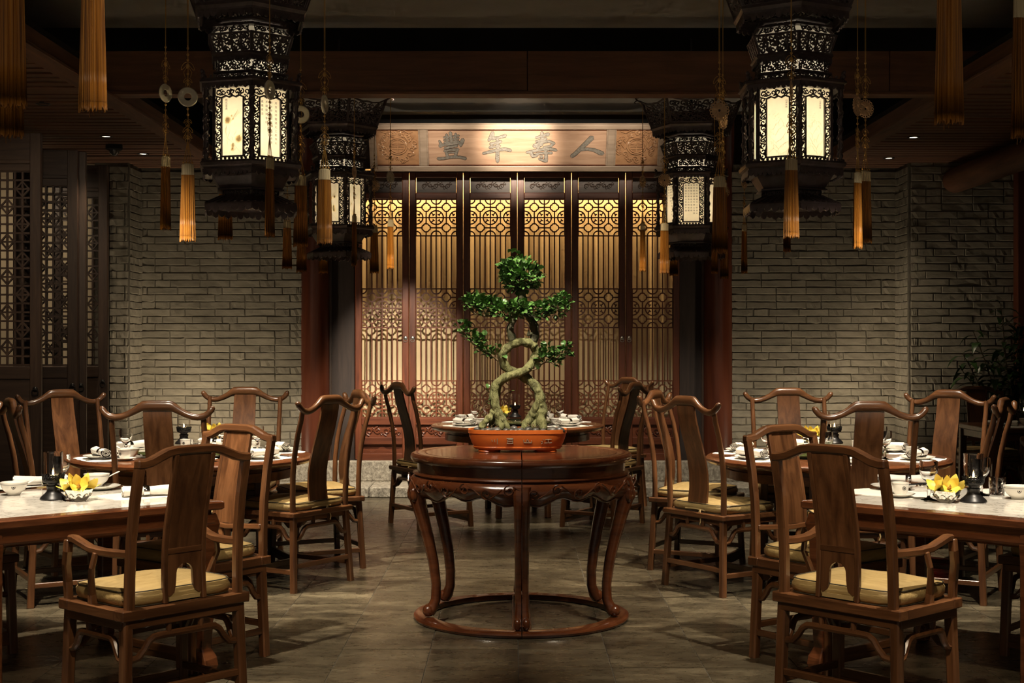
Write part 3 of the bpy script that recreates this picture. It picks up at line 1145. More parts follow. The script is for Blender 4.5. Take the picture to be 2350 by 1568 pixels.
# ---------------------------------------------------------------- dark folding screen doors on the left
def screen_lattice(wd, ht):
    g = G()
    nx, nz = 6, 2 * int(ht / 0.128)
    cw, ch = wd / nx, ht / nz
    for i in range(1, nx):
        g.box((-wd / 2 + i * cw, 0, ht / 2), (0.014, 0.02, ht))
    for j in range(nz + 1):
        g.box((0, 0, j * ch), (wd, 0.02, 0.014))
    for j in range(2, nz - 1, 4):
        for i in (1, 3, 5):
            jj = j if i == 3 else min(nz - 2, j + 2)
            cx = -wd / 2 + i * cw
            g.bar([(cx - cw * 0.85, 0, jj * ch), (cx, 0, jj * ch + ch * 0.85), (cx + cw * 0.85, 0, jj * ch), (cx, 0, jj * ch - ch * 0.85)], 0.016, 0.022, up=(0, 1, 0), closed=True)
    return g


def screen_leaf(n, xr, Y, ytop, wd, label, rot):
    top = px(0, ytop, Y).z
    d = thing('door_%d' % n, label, None, (xr, Y, 0), rot)
    d['kind'] = 'structure'
    sw = 0.085
    for x in (-sw / 2, -wd + sw / 2):
        G().box((x, 0, top / 2 + 0.01), (sw, 0.05, top - 0.02)).build('stile', M['screen_z'], d, bevel=0.005)
    zl0, zl1 = px(0, 838, Y).z, px(0, ytop + 88 * 10.7 / Y, Y).z
    inner = wd - 2 * sw
    l_ = screen_lattice(inner, zl1 - zl0).build('lattice', M['screen_x'], d)
    l_.location = (-wd / 2, 0, zl0)
    G().box((-wd / 2, 0, (zl1 + top) / 2), (inner + .01, 0.036, top - zl1)).build('head_panel', M['screen_x'], d, bevel=0.004)
    G().box((-wd / 2, -0.006, zl1 + 0.07), (inner + .01, 0.05, 0.03)).build('rail', M['screen_x'], d, bevel=0.004)
    G().box((-wd / 2, 0, zl0 - 0.06), (inner + .01, 0.05, 0.10)).build('rail', M['screen_x'], d, bevel=0.006)
    G().box((-wd / 2, 0.0, (zl0 - 0.11) / 2 + 0.015), (inner + .01, 0.03, zl0 - 0.13)).build('base_panel', M['screen_x'], d, bevel=0.004)
    rg = G()
    rg.tube([(-sw / 2 + 0.024 * math.cos(a * PI / 8), -0.036, 1.07 + 0.024 * math.sin(a * PI / 8)) for a in range(16)], 0.005, 6, up=(0, 1, 0), closed=True)
    rg.ell((-sw / 2, -0.028, 1.095), (0.02, 0.012, 0.02), 10, 6)
    rg.build('ring_pull', M['ironblack'], d, smooth=True)
    return d


screen_leaf(7, -3.615, 10.7, 306, 0.52, 'dark lattice screen door nearest the left edge of the view', 0.05)
screen_leaf(8, -3.60, 11.55, 345, 0.52, 'dark lattice screen door in the middle of the three on the left', 0.10)
screen_leaf(9, -3.565, 11.66, 349, 0.52, 'dark screen door leaf folded flat behind the middle screen', 0.16)
screen_leaf(10, -3.70, 12.75, 380, 0.50, 'dark lattice screen door beside the brick pier', 0.03)

# ---------------------------------------------------------------- chairs
def face(dx, dy):
    return math.atan2(dy, dx) - PI / 2


def cushion(parent, wd, dp, z, th=0.055, tie=True):
    def f(u, v):
        return None
    g = G()
    n, m = 14, 10
    vs, idx = [], {}
    a, b = wd / 2, dp / 2
    rings = [(-0.004, 0.0), (0.006, 0.35), (0.006, 0.65), (-0.004, 0.98)]

    def outline(t, off):
        # rounded rectangle
        q = 7.0
        ca, sa = math.cos(t), math.sin(t)
        k = (abs(ca) ** q + abs(sa) ** q) ** (-1 / q)
        return ((a + off) * ca * k, (b + off) * sa * k)
    N_ = 40
    for off, h in rings:
        for i in range(N_):
            t = 2 * PI * i / N_
            x, y = outline(t, off)
            vs.append((x, y, h * th))
    prev = len(rings)
    for s, dzz in ((0.8, 0.010), (0.5, 0.015), (0.2, 0.017)):
        for i in range(N_):
            t = 2 * PI * i / N_
            x, y = outline(t, -0.004)
            vs.append((x * s, y * s, th + dzz + 0.003 * math.sin(5 * t + s * 9)))
    L = len(rings) + 3
    fs = []
    for r in range(L - 1):
        for i in range(N_):
            j = (i + 1) % N_
            fs.append((r * N_ + i, r * N_ + j, (r + 1) * N_ + j, (r + 1) * N_ + i))
    fs.append(tuple((L - 1) * N_ + i for i in range(N_)))
    fs.append(tuple(reversed(range(N_))))
    c = G().add(vs, fs).build('cushion', M['cushion'], parent, smooth=True, ang=70)
    c.location = (0, 0.005, z)
    pg = G()
    for h, off in ((0.98, 0.0), (0.04, 0.0)):
        pg.tube([(*outline(2 * PI * i / N_, off), h * th) for i in range(N_)], 0.0024, 5, closed=True)
    pg.build('piping', M['piping'], c, smooth=True)
    return c


def hump_rail(g, p0, p1, drop, r=0.0138):
    """humpbacked rail between two legs; p0,p1 end points at the low level"""
    p0, p1 = Vector(p0), Vector(p1)
    L = (p1 - p0).length
    out = []
    for t, h in ((0, 0), (.045, 0.0), (.10, .06), (.15, .40), (.19, .80), (.23, .97), (.29, 1), (.5, 1), (.71, 1), (.77, .97), (.81, .80), (.85, .40), (.90, .06), (.955, 0), (1, 0)):
        out.append(p0.lerp(p1, t) + Vector((0, 0, drop * h)))
    g.tube(out, r, 8)
    return [p0.lerp(p1, 0.36) + Vector((0, 0, drop)), p0.lerp(p1, 0.64) + Vector((0, 0, drop))]


def chair_base(t, hw, hd, seat_t, splay, legw, zr, drop, topz, front_low=True):
    """legs, humpback rails, stretchers; seat top at topz"""
    hz = topz - seat_t
    lx, ly = hw - 0.035, hd - 0.033
    for sx in (-1, 1):
        for sy in (-1, 1):
            g = G()
            g.sweep([(sx * (lx + splay), sy * (ly + splay), 0), (sx * lx, sy * ly, hz)],
                    [(legw / 2 * math.cos(a) * (1.0 if k % 2 else 0.98), legw / 2 * math.sin(a)) for k, a in enumerate([PI / 8 + i * PI / 4 for i in range(8)])] if False else
                    [(-legw / 2 + .006, -legw / 2), (legw / 2 - .006, -legw / 2), (legw / 2, -legw / 2 + .006), (legw / 2, legw / 2 - .006), (legw / 2 - .006, legw / 2), (-legw / 2 + .006, legw / 2), (-legw / 2, legw / 2 - .006), (-legw / 2, -legw / 2 + .006)], up=(0, 1, 0))
            g.build('leg', M['chair_z'], t)

    def at(z):
        k = 1 - z / hz
        return lx + splay * k, ly + splay * k
    ax_, ay_ = at(zr)
    for (p0, p1) in (((-ax_, -ay_, zr), (ax_, -ay_, zr)), ((-ax_, ay_, zr), (ax_, ay_, zr)), ((-ax_, -ay_, zr), (-ax_, ay_, zr)), ((ax_, -ay_, zr), (ax_, ay_, zr))):
        g = G()
        ps = hump_rail(g, p0, p1, drop)
        h = g.build('humpback_rail', M['chair_x'], t, smooth=True)
        for p in ps:
            G().lathe([(0.0095, 0), (0.0125, (hz - p.z) * .5), (0.0095, hz - p.z)], 8, (p.x, p.y, p.z)).build('strut', M['chair_z'], h, smooth=True)
    for z, (s0, s1), w_ in ((0.085, ((-1, 1), (1, 1)), 0.03), (0.15, ((-1, -1), (1, -1)), 0.022), (0.118, ((-1, -1), (-1, 1)), 0.022), (0.118, ((1, -1), (1, 1)), 0.022)):
        bx_, by_ = at(z)
        G().bar([(s0[0] * bx_, s0[1] * by_, z), (s1[0] * bx_, s1[1] * by_, z)], 0.022, w_ + .006, up=(0, 0, 1)).build('stretcher', M['chair_x'] if s0[1] == s1[1] else M['chair_y'], t, bevel=0.003)
    # thin apron board under the low stretchers
    bx_, by_ = at(0.06)
    G().box((0, by_, 0.055), (2 * bx_ - .03, 0.012, 0.03)).build('apron', M['chair_x'], t)
    return at


def make_yoke():
    t = thing('yoke_back_chair', 'brown hardwood yoke back chair with a gold cushion', 'chair')
    hw, hd, top = 0.272, 0.238, 0.465
    g = G().box((0, 0, top - 0.016), (2 * hw, 2 * hd, 0.032))
    g.build('seat_frame', M['chair_x'], t, bevel=0.006)
    G().box((0, 0, top - 0.047), (2 * hw - .05, 2 * hd - .05, 0.03)).build('seat_apron', M['chair_x'], t, bevel=0.003)
    chair_base(t, hw, hd, 0.035, 0.022, 0.036, 0.305, 0.068, top)
    for s in (-1, 1):
        pts = [(s * .238, -.203, top - .03), (s * .240, -.203, .56), (s * .243, -.207, .68), (s * .245, -.222, .80), (s * .246, -.248, .92), (s * .246, -.272, 1.0), (s * .246, -.286, 1.072)]
        G().tube(pts, [.0175, .017, .0165, .016, .0155, .015, .0145], 10, up=(1, 0, 0)).build('back_post', M['chair_z'], t, smooth=True)
    # splat: double curve
    prof = [(-.200, top - .005), (-.190, .53), (-.182, .60), (-.184, .68), (-.198, .76), (-.220, .84), (-.246, .92), (-.268, 1.0), (-.281, 1.06), (-.285, 1.10)]
    sp = G()
    for i, (y, z) in enumerate(prof):
        wv = 0.083 - 0.008 * i / 9
        sp.v += [Vector((-wv, y - .006, z)), Vector((wv, y - .006, z)), Vector((wv, y + .006, z)), Vector((-wv, y + .006, z))]
    for i in range(len(prof) - 1):
        for j in range(4):
            sp.f.append((i * 4 + j, i * 4 + (j + 1) % 4, (i + 1) * 4 + (j + 1) % 4, (i + 1) * 4 + j))
    sp.f += [(0, 1, 2, 3), (36, 37, 38, 39)]
    sp.build('splat', M['chair_z'], t, smooth=True, ang=30)
    # yoke
    half = [(0.000, -.286, 1.114, 1.15, 1.55), (0.045, -.286, 1.114, 1.15, 1.55), (0.074, -.286, 1.112, 1.15, 1.5), (0.090, -.287, 1.104, 1.1, 1.32), (0.120, -.289, 1.086, 1.0, 1.08), (0.155, -.292, 1.068, 1.0, 1.0), (0.190, -.294, 1.056, 1.0, 1.0), (0.222, -.295, 1.052, .98, .98), (0.252, -.295, 1.058, .95, .95), (0.274, -.294, 1.073, .92, .92), (0.289, -.291, 1.091, .97, .97), (0.297, -.288, 1.105, .78, .78), (0.299, -.287, 1.112, .35, .35)]
    line = [(-a, b, c, d, e) for a, b, c, d, e in half[:0:-1]] + half
    G().tube([(a, b, c) for a, b, c, d, e in line], [(d * .0175, e * .0185) for a, b, c, d, e in line], 10, up=(0, 1, 0)) if False else None
    yk = G()
    yk.sweep([(a, b, c) for a, b, c, d, e in line], [(0.0185 * math.cos(2 * PI * j / 12), 0.0185 * math.sin(2 * PI * j / 12)) for j in range(12)], up=(0, 1, 0), scale=[(e, d) for a, b, c, d, e in line])
    yk.build('yoke_rail', M['chair_x'], t, smooth=True, ang=60)
    cushion(t, 0.475, 0.425, top, 0.05)
    tg_ = G()
    tg_.tube([(-.085, -.212, top + .012), (0, -.214, top + .016), (.09, -.212, top + .012)], .005, 6)
    tg_.tube([(.05, -.216, top + .014), (.062, -.225, top - .01), (.07, -.23, top - .05), (.064, -.232, top - .07)], .0042, 6)
    tg_.tube([(.05, -.216, top + .014), (.04, -.226, top - .015), (.03, -.228, top - .03), (.042, -.226, top - .004)], .0042, 6)
    tg_.build('cushion_tie', M['tie'], t, smooth=True)
    return t


def make_south(arms):
    nm = 'armchair' if arms else 'side_chair'
    t = thing(nm, 'brown hardwood chair with a gold cushion', 'chair')
    hw, hd, top = (0.29, 0.22, 0.465) if arms else (0.262, 0.235, 0.465)
    fr = G()
    fw = 0.062
    for sy in (-1, 1):
        fr.box((0, sy * (hd - fw / 2), top - .02), (2 * hw, fw, .04))
    sf = fr.build('seat_frame', M['chair_x'], t, bevel=0.004)
    for s in (-1, 1):
        G().box((s * (hw - fw / 2), 0, top - .0202), (fw - .001, 2 * (hd - fw) - .001, .039)).build('seat_frame_end', M['chair_y'], t, bevel=0.003)
    G().box((0, 0, top - .028), (2 * hw - .11, 2 * hd - .11, .012)).build('seat_board', M['chair_y'], t)
    for (c, s) in (((0, -hd + .022, top - .056), (2 * hw - .06, .02, .034)), ((0, hd - .022, top - .056), (2 * hw - .06, .02, .034)), ((-hw + .022, 0, top - .056), (.02, 2 * hd - .06, .034)), ((hw - .022, 0, top - .056), (.02, 2 * hd - .06, .034))):
        G().box(c, s).build('seat_apron', M['chair_x'] if s[0] > s[1] else M['chair_y'], t, bevel=0.003)
    chair_base(t, hw, hd, 0.04, 0.012, 0.040, 0.275, 0.075, top)
    px_ = hw - .043 if arms else hw - .03
    ys = [(-hd + .026, top - .03), (-hd + .024, .58), (-hd + .016, .72), (-hd - .004, .86), (-hd - .028, .97), (-hd - .036, 1.012)]
    for s in (-1, 1):
        G().bar([(s * px_ * (1.0 - 0.03 * i / 5), y, z) for i, (y, z) in enumerate(ys)], .034, .034, up=(1, 0, 0)).build('back_post', M['chair_z'], t, bevel=0.005)
    yb = -hd - .036
    xe = px_ * 0.97 + .018
    cr = [(-1, 1.004), (-.90, 1.003), (-.75, 1.010), (-.60, 1.026), (-.46, 1.040), (-.32, 1.046), (0, 1.047)]
    cr = cr + [(-a, z) for a, z in cr[-2::-1]]
    G().bar([(a * xe, yb + .006 * (1 - a * a), z) for a, z in cr], .034, .036, up=(0, 1, 0)).build('crest_rail', M['chair_x'], t, bevel=0.006)
    # back splat between two thin stiles
    prof = [(-hd + .028, top), (-hd + .034, .54), (-hd + .036, .62), (-hd + .030, .72), (-hd + .010, .82), (-hd - .012, .92), (-hd - .030, 1.0), (-hd - .036, 1.03)]

    def yat(z):
        for (y0, z0), (y1, z1) in zip(prof, prof[1:]):
            if z <= z1:
                return y0 + (y1 - y0) * (z - z0) / (z1 - z0)
        return prof[-1][0]
    zlow = top if arms else 0.60
    for s in (-1, 1):
        zz = [zlow + (1.032 - zlow) * i / 8 for i in range(9)]
        G().bar([(s * (.088 - .006 * i / 8), yat(z), z) for i, z in enumerate(zz)], .020, .020, up=(1, 0, 0)).build('back_stile', M['chair_z'], t, bevel=0.003)
    zs = 0.665 if arms else 0.60
    g = G()
    zz = [zs + (1.03 - zs) * i / 8 for i in range(9)]
    for i, z in enumerate(zz):
        wv = .079 - .005 * i / 8
        y = yat(z)
        g.v += [Vector((-wv, y - .004, z)), Vector((wv, y - .004, z)), Vector((wv, y + .005, z)), Vector((-wv, y + .005, z))]
    for i in range(8):
        for j in range(4):
            g.f.append((i * 4 + j, i * 4 + (j + 1) % 4, (i + 1) * 4 + (j + 1) % 4, (i + 1) * 4 + j))
    g.f += [(0, 1, 2, 3), (32, 33, 34, 35)]
    g.build('splat', M['chair_z'], t, smooth=True, ang=30)
    if arms:
        G().box((0, yat(.66) - .001, .66), (.165, .016, .022)).build('cross_rail', M['chair_x'], t, bevel=0.002)
        # foot panel with an arched opening
        W_, z0, z1 = .080, top + .035, .652
        poly = [(-W_, z1), (-W_, z0), (-W_ + .012, z0 - .012), (-.046, z0 + .004), (-.040, z0 + .03), (-.037, z0 + .07)]
        poly += [(.037 * math.cos(a), z0 + .075 + .034 * math.sin(a)) for a in [PI - PI * i / 8 for i in range(9)]]
        poly += [(.037, z0 + .07), (.040, z0 + .03), (.046, z0 + .004), (W_ - .012, z0 - .012), (W_, z0), (W_, z1)]
        Mx = Matrix(((1, 0, 0, 0), (0, 0, 1, yat(.55)), (0, 1, 0, 0), (0, 0, 0, 1)))
        G().prism(poly, -.006, .006, Mx).build('foot_panel', M['chair_z'], t)
        G().box((0, yat(top + .01) + .0, top + .014), (.14, .003, .016)).build('cushion_band', M['tie'], t)
    else:
        G().bar([(-px_, yat(.60), .60), (0, yat(.60), .585), (px_, yat(.60), .60)], .024, .028, up=(0, 1, 0)).build('cross_rail', M['chair_x'], t, bevel=0.004)
        for s in (-1, 1):
            G().bar([(s * .05, yat(.48), top), (s * .042, yat(.53), .53), (s * .055, yat(.58), .588)], .026, .012, up=(0, 1, 0)).build('back_strut', M['chair_z'], t, bevel=0.002)
    if arms:
        for s in (-1, 1):
            xa = s * px_ * 0.985
            pts = [(xa, -hd + .02, .668), (xa + s * .004, -hd + .10, .664), (xa + s * .014, -hd + .18, .664), (xa + s * .026, -hd + .245, .672), (xa + s * .032, -hd + .30, .690), (xa + s * .030, -hd + .345, .700), (xa + s * .026, -hd + .385, .698)]
            G().bar(pts, .034, .030, scale=[(1, 1), (1, 1), (1.05, .95), (1.1, .9), (1.1, .9), (1.05, .95), (1, 1)]).build('arm_rest', M['chair_y'], t, bevel=0.006)
            fp = [(s * (hw - .028), hd - .03, top - .01), (s * (hw - .026), hd - .026, .53), (s * (hw - .012), hd - .04, .60), (s * (hw - .008), hd - .055, .65), (s * (hw - .014), hd - .052, .695)]
            G().bar(fp, .030, .030, up=(1, 0, 0)).build('arm_post', M['chair_z'], t, bevel=0.005)
            ms = [(s * (hw - .026), .02, top - .005), (s * (hw - .024), .022, .50), (s * (hw - .012), .008, .555), (s * (hw - .002), -.012, .605), (s * (hw - .014), -.018, .662)]
            G().bar(ms, .022, .024, up=(1, 0, 0), scale=[1.35, 1.1, .95, .85, .85]).build('arm_support', M['chair_z'], t, bevel=0.004)
    c = cushion(t, 2 * hw - (.085 if arms else .075), 2 * hd - (.05 if arms else .055), top, 0.058)
    c.location.y = 0.012
    return t


yoke = Proto(make_yoke())
arm = Proto(make_south(True))
side = Proto(make_south(False))
GR_L, GR_R, GR_C = 'yoke back chairs round the left table', 'yoke back chairs round the right table', 'yoke back chairs round the middle table'
LT, RT, CT = Vector((-1.966, 8.56, 0)), Vector((1.915, 8.50, 0)), Vector((0.037, 11.87, 0))


def yk(x, y, dx, dy, lab, gr):
    return yoke.put((x, y, 0), face(dx, dy), lab, gr)


yk(-1.896, 7.72, 0.0, 1, 'yoke back chair with its back to us, in front of the left round table', GR_L)
yk(1.8915, 7.67, 0.0, 1, 'yoke back chair with its back to us, in front of the right round table', GR_R)
yk(-1.875, 9.48, 0.0, -1, 'yoke back chair facing us behind the left round table, against the brick wall', GR_L)
yk(1.89, 9.29, 0.0, -1, 'yoke back chair facing us behind the right round table, against the brick wall', GR_R)
yk(-1.32, 8.40, -.844, .536, 'yoke back chair right of the left round table, nearer of two by the aisle', GR_L)
yk(1.243, 8.265, .839, .544, 'yoke back chair left of the right round table, nearer of two by the aisle', GR_R)
yk(1.195, 9.04, .90, -.43, 'yoke back chair half hidden behind the nearer aisle chair of the right round table', GR_R)
yk(-1.28, 9.10, -.90, -.43, 'yoke back chair half hidden behind the nearer aisle chair of the left round table', GR_L)
yk(-2.80, 9.01, .65, -.76, 'yoke back chair beside the dark lattice screens, left of the left round table', GR_L)
yk(2.70, 8.95, -.60, -.80, 'yoke back chair at the far right corner of the right round table', GR_R)
yk(-2.569, 7.955, .866, .5, 'yoke back chair cut by the left edge of the view', GR_L)
yk(2.53, 8.03, -.866, .5, 'yoke back chair seen almost edge on near the right edge, before the far dim table', GR_R)
yk(-.657, 11.11, .863, .504, 'yoke back chair left of the middle table behind the bonsai stand', GR_C)
yk(.714, 11.09, -.863, .504, 'yoke back chair right of the middle table behind the bonsai stand', GR_C)
yk(.83, 12.42, -.75, -.66, 'yoke back chair hidden deepest, behind the chair right of the middle table', GR_C)

d1 = Vector((-.752, .659, 0))
rm = (Vector((-1.441, 5.108, 0)) + Vector((-1.0245, 5.51, 0))) / 2
arm.put(rm + d1 * .22, face(d1.x, d1.y), 'armchair in the left foreground with its back to us', 'armchairs in the foreground')
d2 = Vector((.74, .672, 0))
rm = (Vector((1.4175, 5.108, 0)) + Vector((1.0265, 5.53, 0))) / 2
arm.put(rm + d2 * .22, face(d2.x, d2.y), 'armchair in the right foreground with its back to us', 'armchairs in the foreground')
arm.put((4.22, 10.75, 0), face(.35, .93), 'dim armchair at the far right table under the leafy plant', 'chairs at the far right table')
side.put((-1.469, 6.43, 0), face(-.6, -.8), 'armless chair with a brightly lit splat at the right of the left marble table', 'armless chairs at the marble tables')
side.put((1.432, 6.40, 0), face(.6, -.8), 'armless chair at the left of the right marble table', 'armless chairs at the marble tables')
side.put((-2.657, 6.52, 0), face(.66, -.75), 'armless chair of which only a front corner shows at the bottom left edge', 'armless chairs at the marble tables')
side.put((2.60, 6.47, 0), face(-.66, -.75), 'armless chair of which only a front corner shows at the bottom right edge', 'armless chairs at the marble tables')
side.put((4.15, 12.22, 0), face(0, -1), 'dim chair behind the far right table in front of the plant', 'chairs at the far right table')


# ---------------------------------------------------------------- round dining tables
TZ = 0.76


def make_round_table():
    t = thing('round_table', 'round wooden dining table', 'table')
    G().lathe([(0, TZ), (.70, TZ), (.722, TZ - .003), (.735, TZ - .014), (.735, TZ - .026), (.722, TZ - .040), (.70, TZ - .046), (0, TZ - .046)], 64).build('tabletop', M['tabwood'], t, smooth=True)
    G().lathe([(.60, TZ - .046), (.60, TZ - .075), (.615, TZ - .078), (.615, TZ - .13), (.59, TZ - .13), (.59, TZ - .05)], 48).build('apron', M['chair_x'], t, smooth=True)
    for k in range(6):
        a = PI / 6 + k * PI / 3 + PI / 6
        x, y = .40 * math.cos(a), .40 * math.sin(a)
        G().bar([(x * 1.03, y * 1.03, 0), (x * .98, y * .98, TZ - .07)], .045, .045, up=(math.cos(a), math.sin(a), 0)).build('leg', M['chair_z'], t, bevel=.006)
    P6 = [Vector((.405 * math.cos(PI / 3 + k * PI / 3), .405 * math.sin(PI / 3 + k * PI / 3), .16)) for k in range(6)]
    for k in range(6):
        G().bar([P6[k], P6[(k + 1) % 6]], .03, .03).build('foot_rail', M['chair_x'], t, bevel=.004)
    g = G()
    rr = random.Random(3)
    for k in range(22):
        a, b = rr.uniform(0, 2 * PI), rr.uniform(0, 2 * PI)
        q1 = Vector((.345 * math.cos(a), .345 * math.sin(a), .16 + k * .0004))
        q2 = Vector((.345 * math.cos(b), .345 * math.sin(b), .16 + k * .0004))
        g.bar([q1, q2], .016, .014)
    g.build('cracked_ice_footrest', M['chair_x'], t)
    return t


rt = Proto(make_round_table())
rt.put(LT, 0.2, 'round wooden dining table on the left, set with white china', 'round dining tables')
rt.put(RT, 0.1, 'round wooden dining table on the right, set with white china', 'round dining tables')
rt.put(CT, 0.14, 'round wooden dining table in the middle distance behind the bonsai', 'round dining tables')
# green glass turntables
lz = G().lathe([(0, .016), (.33, .016), (.338, .010), (.338, .002), (.33, 0), (0, 0)], 56)
lzm = lz.mesh('turntable', M['greenglass'], smooth=True)
ped = G().lathe([(.11, 0), (.11, .012), (0, .012)], 24).mesh('turntable_base', M['ironblack'], smooth=True)
for c, lab in ((LT, 'left'), (RT, 'right'), (CT, 'middle')):
    t = thing('turntable', 'green glass turntable on the %s round table' % lab, 'turntable', (c.x, c.y, TZ), 0, 'glass turntables')
    link('base', ped, t)
    link('disc', lzm, t, (0, 0, .0125))


# ---------------------------------------------------------------- square marble tables
def make_square():
    S = 1.06
    t = thing('square_table', 'square hardwood table with a white marble top', 'table')
    h = S / 2
    fw = .085
    for k in range(4):
        a = k * PI / 2
        g = G()
        poly = [(-h, -h), (h, -h), (h - fw, -h + fw), (-h + fw, -h + fw)]
        g.prism(poly, TZ - .036, TZ)
        g.xf(Matrix.Rotation(a, 4, 'Z'))
        g.build('top_frame', M['tabwood'], t, bevel=.006)
    G().box((0, 0, TZ - .012), (S - 2 * fw + .002, S - 2 * fw + .002, .0255)).build('marble_slab', M['marble'], t)
    for k in range(4):
        a = k * PI / 2
        g = G()
        g.box((0, -h + .05, TZ - .052), (S - .10, .024, .032))
        g.xf(Matrix.Rotation(a, 4, 'Z')).build('waist', M['tabwood'], t)
        g = G()
        sect = [(.0, -.022), (.020, -.018), (.030, .0), (.020, .018), (.0, .022), (-.02, .022), (-.02, -.022)]
        g.sweep([(-h + .04, -h + .042, TZ - .090), (h - .04, -h + .042, TZ - .090)], sect, up=(0, 0, 1))
        g.xf(Matrix.Rotation(a, 4, 'Z')).build('moulding', M['tabwood'], t, smooth=True, ang=50)
    for sx in (-1, 1):
        for sy in (-1, 1):
            g = G()
            x, y = sx * (h - .055), sy * (h - .055)
            g.bar([(x, y, TZ - .06), (x + sx * .006, y + sy * .006, TZ - .1), (x, y, TZ - .16), (x - sx * .004, y - sy * .004, .30), (x - sx * .01, y - sy * .01, .12), (x, y, .07), (x + sx * .002, y + sy * .002, .05), (x - sx * .004, y - sy * .004, .0)], .06, .06, up=(1, 0, 0), scale=[1.0, 1.18, .98, .9, .82, 1.1, 1.15, .8])
            g.build('leg', M['tabwood'], t, bevel=.005)
    return t


sq = Proto(make_square())
LSQ, RSQ = Vector((-2.003, 6.102, 0)), Vector((2.006, 6.114, 0))
ASQL, ASQR = math.radians(43), math.radians(-44)
sq.put(LSQ, ASQL, 'marble topped square table in the left foreground', 'square marble tables')
sq.put(RSQ, ASQR, 'marble topped square table in the right foreground', 'square marble tables')
# dim table far right
ft = thing('long_table', 'dim dark wooden table at the far right under the plant', 'table', (4.55, 11.65, 0))
G().box((0, 0, TZ - .02), (1.46, .90, .04)).build('tabletop', M['chair_x'], ft, bevel=.006)
for c, s in (((0, -.40, TZ - .075), (1.34, .025, .06)), ((0, .40, TZ - .075), (1.34, .025, .06)), ((-.66, 0, TZ - .075), (.025, .76, .06)), ((.66, 0, TZ - .075), (.025, .76, .06))):
    G().box(c, s).build('apron', M['chair_x'], ft, bevel=.004)
for sx in (-1, 1):
    for sy in (-1, 1):
        G().bar([(sx * .67, sy * .405, 0), (sx * .66, sy * .40, TZ - .04)], .055, .055, up=(0, 1, 0)).build('leg', M['chair_z'], ft, bevel=.006)

# ---------------------------------------------------------------- the pair of half round tables under the bonsai
TC = Vector((AX, 7.377, 0))
TT = 0.874


def leg_path(a, sc=1.0):
    return [(r * math.cos(a) * sc, r * math.sin(a) * sc, z) for r, z in ((.548, .745), (.562, .70), (.560, .64), (.538, .56), (.505, .44), (.478, .32), (.462, .20), (.464, .12), (.482, .075), (.500, .055))]


